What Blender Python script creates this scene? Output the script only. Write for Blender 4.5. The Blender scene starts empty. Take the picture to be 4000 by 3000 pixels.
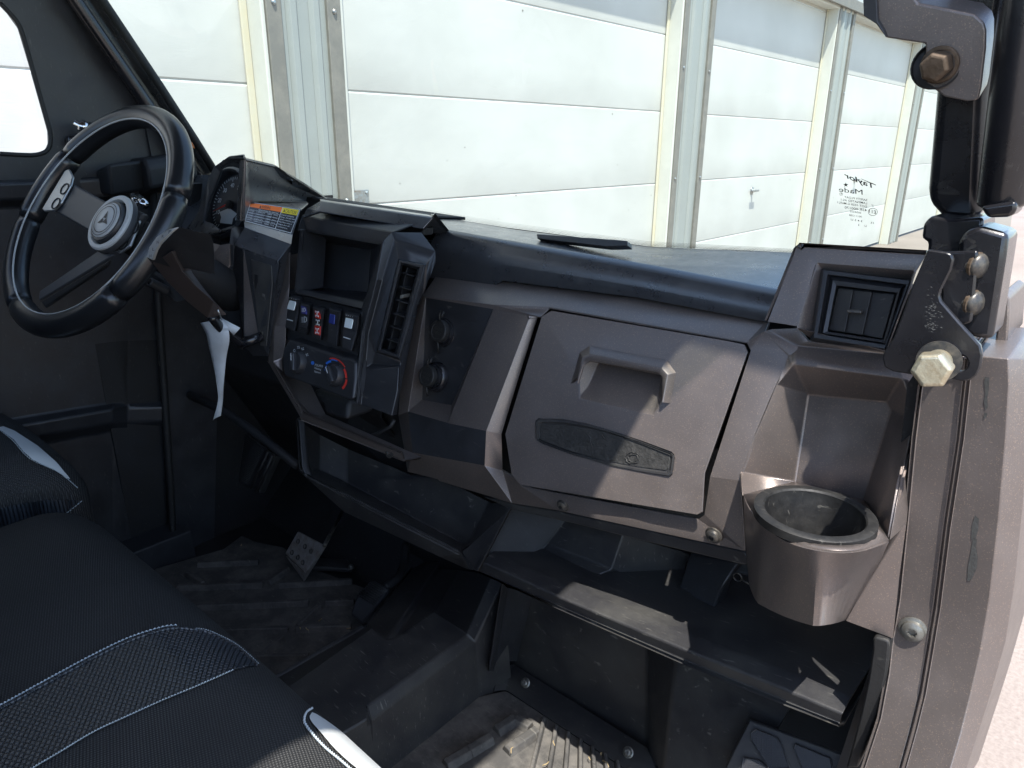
import bpy, bmesh, math, random
from mathutils import Vector, Matrix
from mathutils.bvhtree import BVHTree
from mathutils.geometry import delaunay_2d_cdt
random.seed(7)
C = bpy.context.scene
COL = C.collection
R = math.radians

# ------------------------------------------------------------------ camera
HEAD, PITCH, ROLL, FPX = R(41.25), R(18.8), R(0.4), 1540.0       # focal length for a 2212 px wide frame
CAM = Vector((0, 0, 1.42))
FW = Vector((-math.sin(HEAD)*math.cos(PITCH), math.cos(HEAD)*math.cos(PITCH), -math.sin(PITCH)))
_r = Vector((math.cos(HEAD), math.sin(HEAD), 0)); _u = _r.cross(FW)
RT = _r*math.cos(ROLL) + _u*math.sin(ROLL)
UP = -_r*math.sin(ROLL) + _u*math.cos(ROLL)
cd = bpy.data.cameras.new('camera'); cam = bpy.data.objects.new('camera', cd); COL.objects.link(cam)
cam.matrix_world = Matrix(((RT.x, UP.x, -FW.x, CAM.x), (RT.y, UP.y, -FW.y, CAM.y), (RT.z, UP.z, -FW.z, CAM.z), (0, 0, 0, 1)))
cd.sensor_fit = 'HORIZONTAL'; cd.sensor_width = 36.0; cd.lens = FPX/2212*36.0
cd.clip_start = 0.01; cd.clip_end = 2000
C.camera = cam

# ------------------------------------------------------------------ sky, sun, exposure
SUND = Vector((-0.31, 0.24, -1.0)).normalized()                 # the way the sunlight travels
w = bpy.data.worlds.new('World'); C.world = w; w.use_nodes = True
nt = w.node_tree; bg = nt.nodes['Background']
sky = nt.nodes.new('ShaderNodeTexSky'); sky.sky_type = 'NISHITA'; sky.sun_disc = False
sky.sun_elevation = math.asin(-SUND.z); sky.sun_rotation = math.atan2(-SUND.x, -SUND.y)
sky.air_density = 1.0; sky.dust_density = 1.0
nt.links.new(sky.outputs[0], bg.inputs[0]); bg.inputs[1].default_value = 0.15
sl = bpy.data.lights.new('sun', 'SUN'); sl.energy = 3.6; sl.angle = R(0.53); sl.color = (1.0, 0.955, 0.89)
so = bpy.data.objects.new('sun', sl); COL.objects.link(so)
so.rotation_euler = SUND.to_track_quat('-Z', 'Y').to_euler(); so.location = (2, -1, 6)
C.view_settings.view_transform = 'Standard'; C.view_settings.look = 'None'
C.view_settings.exposure = 1.5; C.view_settings.gamma = 1
C.cycles.max_bounces = 8; C.cycles.transparent_max_bounces = 16
C.cycles.caustics_reflective = False; C.cycles.caustics_refractive = False
C.cycles.sample_clamp_indirect = 6

# ------------------------------------------------------------------ sight lines: pixel of the photo + one known world coordinate -> a point
def ray(u, v): return FW*FPX + RT*(u-1106) - UP*(v-829.5)
def Y(p, y):
    d = ray(*p); return CAM + d*((y-CAM.y)/d.y)
def X(p, x):
    d = ray(*p); return CAM + d*((x-CAM.x)/d.x)
def Zc(p, z):
    d = ray(*p); return CAM + d*((z-CAM.z)/d.z)
def PL(p, y0, kz=0, z0=0, kx=0, x0=0):
    d = ray(*p); t = (y0+kz*(CAM.z-z0)+kx*(CAM.x-x0)-CAM.y)/(d.y-kz*d.z-kx*d.x); return CAM + d*t
def FACE(p, o=0.0): return PL(p, .66+o, .36, 1.2)                 # passenger dash plane
def STK(p, o=0.0): return PL(p, .57+o, .36, 1.2)                  # centre stack plane
_T = {1: (0, 0, .33333), 2: (553, 0, .425), 3: (1437.8, 0, .35), 4: (0, 221.2, .33333), 5: (387.1, 331.8, .26664),
      6: (553, 553, .26673), 7: (829.5, 553, .4), 8: (1603.7, 497.7, .275), 11: (1493.1, 829.5, .33333),
      12: (1493.1, 1161.3, .325), 13: (940.1, 1050.7, .3666), 14: (387.1, 829.5, .4), 15: (0, 829.5, .5), 16: (497.7, 1271.9, .25)}
def T(k, *pts):
    a, b, s = _T[k]; o = [(a+s*x, b+s*y) for x, y in pts]
    return o[0] if len(o) == 1 else o

# ------------------------------------------------------------------ materials
def mat(name, col, rough=.5, metal=0., spec=.5, bump=0., bscale=300., vary=0., vscale=8., vcol=None, coat=0., flake=0., scratch=0.):
    m = bpy.data.materials.new(name); m.use_nodes = True; n = m.node_tree.nodes; l = m.node_tree.links
    b = n['Principled BSDF']; b.inputs['Roughness'].default_value = rough; b.inputs['Metallic'].default_value = metal
    b.inputs['Base Color'].default_value = (*col, 1); b.inputs['Specular IOR Level'].default_value = spec
    b.inputs['Coat Weight'].default_value = coat; b.inputs['Coat Roughness'].default_value = max(.08, rough-.08)
    tc = n.new('ShaderNodeTexCoord')
    last = None
    if vary or vcol:
        nz = n.new('ShaderNodeTexNoise'); nz.inputs['Scale'].default_value = vscale; nz.inputs['Detail'].default_value = 8; nz.inputs['Roughness'].default_value = .7
        l.new(tc.outputs['Object'], nz.inputs['Vector'])
        rp = n.new('ShaderNodeValToRGB'); rp.color_ramp.elements[0].position = .42; rp.color_ramp.elements[1].position = .72
        rp.color_ramp.elements[0].color = (*col, 1)
        vc = vcol or [c*(1+vary) for c in col]
        rp.color_ramp.elements[1].color = (*vc, 1)
        l.new(nz.outputs['Fac'], rp.inputs[0]); l.new(rp.outputs[0], b.inputs['Base Color']); last = rp.outputs[0]
        mr = n.new('ShaderNodeMapRange'); mr.inputs[1].default_value = .35; mr.inputs[2].default_value = .7
        mr.inputs[3].default_value = max(.05, rough-.07); mr.inputs[4].default_value = min(1, rough+.13)
        l.new(nz.outputs['Fac'], mr.inputs[0]); l.new(mr.outputs[0], b.inputs['Roughness'])
    if scratch:
        # fine pale scuffs
        mp = n.new('ShaderNodeMapping'); mp.inputs['Scale'].default_value = (30, 240, 60); mp.inputs['Rotation'].default_value = (.4, .3, .9)
        s = n.new('ShaderNodeTexNoise'); s.inputs['Scale'].default_value = 1.6; s.inputs['Detail'].default_value = 5; s.inputs['Distortion'].default_value = .6
        l.new(tc.outputs['Object'], mp.inputs[0]); l.new(mp.outputs[0], s.inputs['Vector'])
        r2 = n.new('ShaderNodeValToRGB'); r2.color_ramp.elements[0].position = .64; r2.color_ramp.elements[1].position = .74
        l.new(s.outputs['Fac'], r2.inputs[0])
        mx = n.new('ShaderNodeMix'); mx.data_type = 'RGBA'
        sc = n.new('ShaderNodeMath'); sc.operation = 'MULTIPLY'; sc.inputs[1].default_value = scratch
        l.new(r2.outputs[0], sc.inputs[0]); l.new(sc.outputs[0], mx.inputs[0])
        if last: l.new(last, mx.inputs[6])
        else: mx.inputs[6].default_value = (*col, 1)
        mx.inputs[7].default_value = (.22, .21, .18, 1)
        l.new(mx.outputs[2], b.inputs['Base Color']); last = mx.outputs[2]
    if flake:
        v = n.new('ShaderNodeTexVoronoi'); v.inputs['Scale'].default_value = 1500
        l.new(tc.outputs['Object'], v.inputs['Vector'])
        r3 = n.new('ShaderNodeValToRGB'); r3.color_ramp.elements[0].position = .90; r3.color_ramp.elements[1].position = .985
        sp = n.new('ShaderNodeSeparateColor'); l.new(v.outputs['Color'], sp.inputs[0]); l.new(sp.outputs[0], r3.inputs[0])
        mx = n.new('ShaderNodeMix'); mx.data_type = 'RGBA'
        sc = n.new('ShaderNodeMath'); sc.operation = 'MULTIPLY'; sc.inputs[1].default_value = flake
        l.new(r3.outputs[0], sc.inputs[0]); l.new(sc.outputs[0], mx.inputs[0])
        if last: l.new(last, mx.inputs[6])
        else: mx.inputs[6].default_value = (*col, 1)
        mx.inputs[7].default_value = (.62, .45, .33, 1)
        l.new(mx.outputs[2], b.inputs['Base Color'])
        ml = n.new('ShaderNodeMixRGB'); 
    if bump:
        nb = n.new('ShaderNodeTexNoise'); nb.inputs['Scale'].default_value = bscale; nb.inputs['Detail'].default_value = 3
        l.new(tc.outputs['Object'], nb.inputs['Vector'])
        bp = n.new('ShaderNodeBump'); bp.inputs['Strength'].default_value = bump; bp.inputs['Distance'].default_value = .002
        l.new(nb.outputs['Fac'], bp.inputs['Height']); l.new(bp.outputs[0], b.inputs['Normal'])
    return m

M = {}
M['bronze'] = mat('bronze_paint', (.182, .157, .146), .35, .58, .6, .08, 900, vary=.10, vscale=14, flake=.26, scratch=.05)
M['black'] = mat('black_plastic', (.022, .023, .026), .38, 0, .5, .12, 1400, vary=.5, vscale=20, scratch=.22)
M['dash'] = mat('dash_vinyl', (.033, .036, .042), .31, 0, .9, .12, 1100, vcol=(.048, .051, .055), vscale=40, scratch=.12, coat=.8)
M['deep'] = mat('dark_moulding', (.014, .014, .015), .6, 0, .4, .1, 500, vary=.6, vscale=18, scratch=.15)
M['dusty'] = mat('dusty_black_plastic', (.024, .024, .026), .48, 0, .5, .15, 900, vcol=(.048, .047, .043), vscale=14, scratch=.45)
M['gloss'] = mat('glossy_black_paint', (.010, .010, .012), .26, 0, .5, .05, 600, vary=.4, coat=.3, scratch=.12)
M['leather'] = mat('wheel_leather', (.013, .014, .016), .28, 0, .5, .10, 500, coat=.15)
M['spoke'] = mat('wheel_spoke_grey', (.055, .058, .064), .5, .3)
M['silver'] = mat('satin_silver', (.42, .43, .43), .38, .85)
M['ring'] = mat('silver_plastic', (.50, .51, .50), .42, .1)
M['bolt'] = mat('zinc_bolt', (.60, .56, .42), .38, .8, vcol=(.33, .25, .15), vscale=60, bump=.1, bscale=400)
M['rust'] = mat('rusty_bolt', (.10, .07, .045), .6, .5, vcol=(.16, .12, .09), vscale=90, bump=.2, bscale=300)
M['screw'] = mat('dark_screw', (.055, .055, .055), .38, .5, vcol=(.16, .14, .11), vscale=120)
M['screw2'] = mat('grey_screw', (.20, .20, .185), .4, .6, vcol=(.11, .10, .08), vscale=160)
M['rubber'] = mat('black_rubber', (.018, .018, .018), .6, 0, .4, .12, 300, scratch=.3)
M['linerrubber'] = mat('worn_cup_rubber', (.011, .011, .011), .5, 0, .4, .10, 300, vcol=(.026, .025, .023), vscale=50, scratch=.5)
M['mat'] = mat('floor_mat_rubber', (.060, .058, .055), .72, 0, .35, .3, 250, vcol=(.15, .14, .125), vscale=22, scratch=.5)
M['white'] = mat('white_vinyl', (.56, .58, .57), .42)
M['lens'] = mat('white_lens', (.72, .80, .80), .3)
M['bluelens'] = mat('blue_lens', (.02, .035, .20), .3)
M['redlens'] = mat('red_lens', (.62, .035, .02), .3, vcol=(.30, .01, .01), vscale=250)
M['purple'] = mat('violet_lens', (.05, .05, .22), .3)
M['ink'] = mat('white_print', (.62, .66, .68), .5)
M['inkblack'] = mat('black_print', (.012, .013, .016), .5)
M['red'] = mat('red_print', (.60, .045, .03), .4)
M['blue'] = mat('blue_print', (.03, .16, .60), .4)
M['orange'] = mat('orange_print', (.82, .17, .012), .4)
M['yellow'] = mat('yellow_print', (.78, .62, .02), .4)
M['labelblack'] = mat('label_black', (.02, .022, .026), .22, 0, .6)
M['paper'] = mat('paper', (.60, .64, .67), .7, vary=-.15, vscale=30, bump=.5, bscale=60)
M['scuff'] = mat('bare_scuff', (.13, .13, .125), .6)
M['stitch'] = mat('white_thread', (.40, .45, .47), .6)
M['grime'] = mat('paint_worn_to_primer', (.050, .050, .047), .7, bump=.3, bscale=200)
M['chrome'] = mat('chrome', (.7, .7, .7), .15, 1)
M['amber'] = mat('amber_plastic', (.45, .12, .02), .4)
M['straw'] = mat('dry_grass', (.35, .26, .13), .8)
M['pedal'] = mat('worn_pedal_steel', (.26, .245, .23), .5, .25, vcol=(.16, .12, .09), vscale=70)
M['brown'] = mat('brown_grip', (.060, .046, .042), .55, bump=.15, bscale=700)

def node_mat(name, fn):
    m = bpy.data.materials.new(name); m.use_nodes = True; fn(m.node_tree, m.node_tree.nodes['Principled BSDF']); return m
def _fabric(nt, b):
    n, l = nt.nodes, nt.links; tc = n.new('ShaderNodeTexCoord')
    mp = n.new('ShaderNodeMapping'); mp.inputs['Rotation'].default_value = (0, 0, R(20)); l.new(tc.outputs['Object'], mp.inputs[0])
    hs = []
    for ax in 'XY':
        wv = n.new('ShaderNodeTexWave'); wv.bands_direction = ax; wv.inputs['Scale'].default_value = 135; wv.inputs['Distortion'].default_value = .6; wv.inputs['Detail Scale'].default_value = 60
        l.new(mp.outputs[0], wv.inputs['Vector']); hs.append(wv.outputs['Fac'])
    mu = n.new('ShaderNodeMath'); mu.operation = 'MULTIPLY'; l.new(hs[0], mu.inputs[0]); l.new(hs[1], mu.inputs[1])
    nz = n.new('ShaderNodeTexNoise'); nz.inputs['Scale'].default_value = 9; nz.inputs['Detail'].default_value = 6; l.new(tc.outputs['Object'], nz.inputs['Vector'])
    ad = n.new('ShaderNodeMath'); ad.operation = 'MULTIPLY'; l.new(mu.outputs[0], ad.inputs[0]); l.new(nz.outputs['Fac'], ad.inputs[1])
    rp = n.new('ShaderNodeValToRGB'); rp.color_ramp.elements[0].color = (.010, .0105, .0115, 1); rp.color_ramp.elements[1].color = (.078, .078, .075, 1); rp.color_ramp.elements[1].position = .6
    l.new(ad.outputs[0], rp.inputs[0]); l.new(rp.outputs[0], b.inputs['Base Color'])
    bp = n.new('ShaderNodeBump'); bp.inputs['Strength'].default_value = .7; bp.inputs['Distance'].default_value = .0015
    l.new(mu.outputs[0], bp.inputs['Height']); l.new(bp.outputs[0], b.inputs['Normal'])
    b.inputs['Roughness'].default_value = .62; b.inputs['Specular IOR Level'].default_value = .4
M['fabric'] = node_mat('woven_seat_fabric', _fabric)
def _carbon(nt, b):
    n, l = nt.nodes, nt.links; tc = n.new('ShaderNodeTexCoord')
    mp = n.new('ShaderNodeMapping'); mp.inputs['Scale'].default_value = (1, 1, 0.15); l.new(tc.outputs['Object'], mp.inputs[0])
    mp.inputs['Rotation'].default_value = (0, 0, R(35)); mp.inputs['Scale'].default_value = (1, 1, 1)
    v = n.new('ShaderNodeTexBrick'); v.inputs['Scale'].default_value = 1; v.inputs['Brick Width'].default_value = .0046; v.inputs['Row Height'].default_value = .0040
    v.inputs['Mortar Size'].default_value = .0009; v.inputs['Mortar Smooth'].default_value = 1.0; v.offset = .5; v.squash = 1
    l.new(mp.outputs[0], v.inputs['Vector'])
    rp = n.new('ShaderNodeValToRGB'); rp.color_ramp.elements[0].position = 0; rp.color_ramp.elements[1].position = .9; rp.color_ramp.elements[0].color = (1, 1, 1, 1); rp.color_ramp.elements[1].color = (0, 0, 0, 1)
    l.new(v.outputs['Fac'], rp.inputs[0])
    bp = n.new('ShaderNodeBump'); bp.inputs['Strength'].default_value = .8; bp.inputs['Distance'].default_value = .0015
    l.new(rp.outputs[0], bp.inputs['Height']); l.new(bp.outputs[0], b.inputs['Normal'])
    r2 = n.new('ShaderNodeValToRGB'); r2.color_ramp.elements[0].color = (.006, .007, .009, 1); r2.color_ramp.elements[1].color = (.028, .034, .042, 1)
    l.new(rp.outputs[0], r2.inputs[0]); l.new(r2.outputs[0], b.inputs['Base Color'])
    b.inputs['Roughness'].default_value = .33; b.inputs['Specular IOR Level'].default_value = .7
M['carbon'] = node_mat('honeycomb_vinyl', _carbon)
def glassmat(name, tint, haze=0.0):
    m = bpy.data.materials.new(name); m.use_nodes = True; n, l = m.node_tree.nodes, m.node_tree.links; n.clear()
    o = n.new('ShaderNodeOutputMaterial'); tr = n.new('ShaderNodeBsdfTransparent'); tr.inputs[0].default_value = (*tint, 1)
    gl = n.new('ShaderNodeBsdfGlossy'); gl.inputs['Roughness'].default_value = .015
    fr = n.new('ShaderNodeFresnel'); fr.inputs[0].default_value = 1.45
    mx = n.new('ShaderNodeMixShader'); l.new(fr.outputs[0], mx.inputs[0]); l.new(tr.outputs[0], mx.inputs[1]); l.new(gl.outputs[0], mx.inputs[2])
    out = mx.outputs[0]
    if haze:
        df = n.new('ShaderNodeBsdfDiffuse'); df.inputs[0].default_value = (.8, .8, .78, 1)
        tc = n.new('ShaderNodeTexCoord'); mp = n.new('ShaderNodeMapping'); mp.inputs['Scale'].default_value = (3, 9, 1); l.new(tc.outputs['Object'], mp.inputs[0])
        nz = n.new('ShaderNodeTexNoise'); nz.inputs['Scale'].default_value = 2; nz.inputs['Detail'].default_value = 7; l.new(mp.outputs[0], nz.inputs['Vector'])
        mr = n.new('ShaderNodeMapRange'); mr.inputs[1].default_value = .35; mr.inputs[2].default_value = .75; mr.inputs[3].default_value = 0; mr.inputs[4].default_value = haze
        l.new(nz.outputs['Fac'], mr.inputs[0])
        m2 = n.new('ShaderNodeMixShader'); l.new(mr.outputs[0], m2.inputs[0]); l.new(out, m2.inputs[1]); l.new(df.outputs[0], m2.inputs[2]); out = m2.outputs[0]
    l.new(out, o.inputs[0]); return m
M['glass'] = glassmat('windshield_glass', (.78, .84, .80), .07)  # haze doubles as a painted veil of pale reflections on the glass
M['sideglass'] = glassmat('door_glass', (.93, .95, .95), .03)
M['clear'] = glassmat('gauge_lens', (.96, .97, .97), .02)

# ------------------------------------------------------------------ mesh helpers
def obj(name, me, m=None, parent=None, smooth=False):
    if isinstance(me, bmesh.types.BMesh):
        bm = me; me = bpy.data.meshes.new(name); bm.to_mesh(me); bm.free()
    o = bpy.data.objects.new(name, me); COL.objects.link(o)
    if m is not None:
        for k in (m if isinstance(m, (list, tuple)) else [m]): me.materials.append(M[k] if isinstance(k, str) else k)
    if parent is not None:
        o.parent = parent
        root = parent
        while root.parent: root = root.parent
        if parent is root: o.matrix_parent_inverse = Matrix.Translation(-root.location)
    if smooth:
        for p in me.polygons: p.use_smooth = True
    return o
def mods(o, bevel=0, seg=2, solid=0, sub=0, ang=25):
    if sub:
        s = o.modifiers.new('sub', 'SUBSURF'); s.levels = s.render_levels = sub
    if bevel:
        b = o.modifiers.new('bevel', 'BEVEL'); b.width = bevel; b.segments = seg; b.limit_method = 'ANGLE'; b.angle_limit = R(ang); b.harden_normals = True
        for p in o.data.polygons: p.use_smooth = True
    if solid:
        s = o.modifiers.new('solid', 'SOLIDIFY'); s.thickness = solid; s.offset = -1
    if bevel:
        wn = o.modifiers.new('weighted', 'WEIGHTED_NORMAL'); wn.mode = 'FACE_AREA'; wn.weight = 80; wn.keep_sharp = True
    return o
def facets(name, V, F, m, parent, bevel=.003, solid=.003, seg=3, mi=None, eye=None, ang=12):
    """open skin of shared vertices; every face is turned towards the cabin, then rounded at its creases and given thickness"""
    keys = list(V.keys()) if isinstance(V, dict) else list(range(len(V)))
    bm = bmesh.new(); vs = {k: bm.verts.new(V[k]) for k in keys}
    eye = CAM if eye is None else eye
    for i, f in enumerate(F):
        if len(set(f)) != len(f): continue
        fc = bm.faces.new([vs[k] for k in f]); fc.normal_update()
        if mi: fc.material_index = mi[i]
        if fc.normal.dot(eye - fc.calc_center_median()) < 0: fc.normal_flip()
    o = obj(name, bm, m, parent); return mods(o, bevel*.5, min(seg, 3), solid, ang=ang)
def prism(name, pts, back, m, parent, bevel=.0015, seg=2, ang=25):
    """solid plate: outline facing the cabin, pushed back by a vector (its thickness)"""
    back = Vector(back); bm = bmesh.new()
    a = [bm.verts.new(p) for p in pts]; b = [bm.verts.new(Vector(p)+back) for p in pts]
    n = len(pts); bm.faces.new(a); bm.faces.new(b[::-1])
    for i in range(n): bm.faces.new((a[i], b[i], b[(i+1) % n], a[(i+1) % n]))
    bmesh.ops.recalc_face_normals(bm, faces=bm.faces)
    o = obj(name, bm, m, parent); return mods(o, bevel, seg, ang=ang)
def joinprism(bm, pts, back):
    back = Vector(back); a = [bm.verts.new(p) for p in pts]; b = [bm.verts.new(Vector(p)+back) for p in pts]
    n = len(pts); fs = [bm.faces.new(a), bm.faces.new(b[::-1])]
    for i in range(n): fs.append(bm.faces.new((a[i], b[i], b[(i+1) % n], a[(i+1) % n])))
    bmesh.ops.recalc_face_normals(bm, faces=fs)
def tube_bm(bm, pts, rad, seg=12, closed=False, flat=None):
    """sweep a circle (or ellipse: flat=(axis,scale)) along points; rad may be a list"""
    pts = [Vector(p) for p in pts]; n = len(pts); rings = []
    rad = rad if isinstance(rad, (list, tuple)) else [rad]*n
    prev = None
    for i, p in enumerate(pts):
        if closed: t = (pts[(i+1) % n]-pts[i-1])
        else: t = pts[min(i+1, n-1)]-pts[max(i-1, 0)]
        t.normalize()
        if prev is None:
            a = t.orthogonal().normalized()
        else:
            a = (prev - t*prev.dot(t)).normalized()
        prev = a; b = t.cross(a)
        rings.append([bm.verts.new(p + (a*math.cos(k*2*math.pi/seg)+b*math.sin(k*2*math.pi/seg))*rad[i]) for k in range(seg)])
    m_ = n if closed else n-1
    fs = []
    for i in range(m_):
        A, B = rings[i], rings[(i+1) % n]
        if closed and i == n-1:
            # align seam
            off = min(range(seg), key=lambda s: (A[0].co-B[s].co).length); B = B[off:]+B[:off]
        for k in range(seg): fs.append(bm.faces.new((A[k], A[(k+1) % seg], B[(k+1) % seg], B[k])))
    if not closed: fs.append(bm.faces.new(rings[0][::-1])); fs.append(bm.faces.new(rings[-1]))
    for f in fs: f.smooth = True
    return fs
def tube(name, pts, rad, m, parent, seg=12, closed=False):
    bm = bmesh.new(); tube_bm(bm, pts, rad, seg, closed); bmesh.ops.recalc_face_normals(bm, faces=bm.faces)
    return obj(name, bm, m, parent)
def spline(pts, n=8):
    """Catmull-Rom through points"""
    P = [Vector(p) for p in pts]; out = []
    for i in range(len(P)-1):
        p0 = P[max(i-1, 0)]; p1 = P[i]; p2 = P[i+1]; p3 = P[min(i+2, len(P)-1)]
        for k in range(n):
            t = k/n; out.append(.5*((2*p1)+(p2-p0)*t+(2*p0-5*p1+4*p2-p3)*t*t+(3*p1-p0-3*p2+p3)*t*t*t))
    out.append(P[-1]); return out
def frame_of(axis):
    a = Vector(axis).normalized(); x = a.orthogonal().normalized(); return x, a.cross(x), a
def lathe_bm(bm, o, axis, prof, seg=32, ref=None):
    """prof: list of (radius, distance along axis)"""
    x, y, a = frame_of(axis)
    if ref is not None:
        x = (Vector(ref)-a*Vector(ref).dot(a)).normalized(); y = a.cross(x)
    o = Vector(o); rings = []
    for r_, h in prof:
        if r_ <= 1e-6: rings.append([bm.verts.new(o+a*h)])
        else: rings.append([bm.verts.new(o+a*h+(x*math.cos(k*2*math.pi/seg)+y*math.sin(k*2*math.pi/seg))*r_) for k in range(seg)])
    fs = []
    for A, B in zip(rings, rings[1:]):
        for k in range(seg):
            k2 = (k+1) % seg
            if len(A) == 1 and len(B) == 1: continue
            if len(A) == 1: fs.append(bm.faces.new((A[0], B[k2], B[k])))
            elif len(B) == 1: fs.append(bm.faces.new((A[k], A[k2], B[0])))
            else: fs.append(bm.faces.new((A[k], A[k2], B[k2], B[k])))
    return fs
def lathe(name, o, axis, prof, m, parent, seg=32, smooth=True, bevel=0, ref=None):
    bm = bmesh.new(); fs = lathe_bm(bm, o, axis, prof, seg, ref); bmesh.ops.recalc_face_normals(bm, faces=bm.faces)
    for f in bm.faces: f.smooth = smooth
    ob = obj(name, bm, m, parent)
    if smooth and not bevel:
        for e in ob.data.edges: pass
    if bevel: mods(ob, bevel)
    else:
        ob.data.set_sharp_from_angle(angle=R(35))
    return ob
def box_bm(bm, o, ax, ay, az):
    """box centred at o with half-axis vectors"""
    o = Vector(o); ax = Vector(ax); ay = Vector(ay); az = Vector(az)
    v = [bm.verts.new(o+ax*i+ay*j+az*k) for k in (-1, 1) for j in (-1, 1) for i in (-1, 1)]
    fs = [bm.faces.new([v[i] for i in q]) for q in ((0, 2, 3, 1), (4, 5, 7, 6), (0, 1, 5, 4), (2, 6, 7, 3), (0, 4, 6, 2), (1, 3, 7, 5))]
    bmesh.ops.recalc_face_normals(bm, faces=fs)
def box(name, lo, hi, m, parent, bevel=.002):
    bm = bmesh.new(); lo = Vector(lo); hi = Vector(hi); h = (hi-lo)/2
    box_bm(bm, (lo+hi)/2, (h.x, 0, 0), (0, h.y, 0), (0, 0, h.z))
    return mods(obj(name, bm, m, parent), bevel)
_tc = {}
def text_bm(bm, s, p0, px, py, depth=None, bold=0.0):
    """lettering laid into the parallelogram p0, p0+px (along the line), p0+py (up)"""
    key = (s, bold)
    if key not in _tc:
        c = bpy.data.curves.new('t', 'FONT'); c.body = s; c.resolution_u = 3; c.fill_mode = 'FRONT'; c.offset = bold
        t = bpy.data.objects.new('t', c); COL.objects.link(t); dg = bpy.context.evaluated_depsgraph_get()
        me = bpy.data.meshes.new_from_object(t.evaluated_get(dg)); bpy.data.objects.remove(t); bpy.data.curves.remove(c)
        vs = [v.co.copy() for v in me.vertices]; fs = [tuple(p.vertices) for p in me.polygons]; bpy.data.meshes.remove(me)
        _tc[key] = (vs, fs)
    vs, fs = _tc[key]
    x0 = min(v.x for v in vs); x1 = max(v.x for v in vs); y0 = min(v.y for v in vs); y1 = max(v.y for v in vs)
    p0, px, py = Vector(p0), Vector(px), Vector(py)
    nv = [bm.verts.new(p0+px*((v.x-x0)/(x1-x0))+py*((v.y-y0)/max(y1-y0, 1e-6))) for v in vs]
    for f in fs:
        try: bm.faces.new([nv[i] for i in f])
        except ValueError: pass
def orient(bm):
    for f in bm.faces:
        f.normal_update()
        if f.normal.dot(CAM-f.calc_center_median()) < 0: f.normal_flip()
def fan_bm(bm, pts):
    f = bm.faces.new([bm.verts.new(p) for p in pts]); f.normal_update()
    if f.normal.dot(CAM-f.calc_center_median()) < 0: f.normal_flip()
    return f
def empty(name, loc):
    o = bpy.data.objects.new(name, None); COL.objects.link(o); o.location = loc; o.empty_display_size = .1; return o
def tag(o, label=None, cat=None, group=None, kind=None):
    if label: o['label'] = label
    if cat: o['category'] = cat
    if group: o['group'] = group
    if kind: o['kind'] = kind
    return o
def bvh_of(o):
    dg = bpy.context.evaluated_depsgraph_get(); dg.update(); e = o.evaluated_get(dg); me = e.to_mesh()
    vs = [v.co.copy() for v in me.vertices]; fs = [tuple(p.vertices) for p in me.polygons]; e.to_mesh_clear()
    return BVHTree.FromPolygons(vs, fs)
def cast(bv, p):
    d = ray(*p).normalized(); h = bv.ray_cast(CAM, d)
    if h[0] is None: return None
    n = h[1] if h[1].dot(d) < 0 else -h[1]
    return h[0], n
def inlay(name, bv, poly, m, parent, off=.0012, step=14, solid=0):
    """a panel sewn on a curved surface: outline given in the photo, laid on the real surface"""
    pts = [Vector(p) for p in poly]
    # densify the outline
    out = []
    for a, b in zip(pts, pts[1:]+pts[:1]):
        k = max(1, int((b-a).length/step)); out += [a+(b-a)*i/k for i in range(k)]
    n = len(out); inner = []
    x0 = min(p.x for p in out); x1 = max(p.x for p in out); y0 = min(p.y for p in out); y1 = max(p.y for p in out)
    def inside(x, y):
        c = False; j = n-1
        for i in range(n):
            if (out[i].y > y) != (out[j].y > y) and x < (out[j].x-out[i].x)*(y-out[i].y)/(out[j].y-out[i].y)+out[i].x: c = not c
            j = i
        return c
    yy = y0+step/2; r = 0
    while yy < y1:
        xx = x0+step/2+(r % 2)*step/2
        while xx < x1:
            if inside(xx, yy) and min((Vector((xx, yy))-q).length for q in out) > step*.4: inner.append(Vector((xx, yy)))
            xx += step
        yy += step; r += 1
    allp = [Vector((p.x, p.y)) for p in out+inner]
    vs, es, fs, *_ = delaunay_2d_cdt(allp, [], [list(range(n))], 1, 1e-4)
    bm = bmesh.new(); nv = []
    for v in vs:
        h = cast(bv, v)
        nv.append(bm.verts.new(h[0]+h[1]*off) if h else None)
    for f in fs:
        q = [nv[i] for i in f]
        if None in q or len(set(q)) < 3: continue
        fc = bm.faces.new(q)
    for v in [v for v in bm.verts if not v.link_faces]: bm.verts.remove(v)
    orient(bm); o = obj(name, bm, m, parent, smooth=True)
    if solid: mods(o, solid=solid)
    return o
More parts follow.
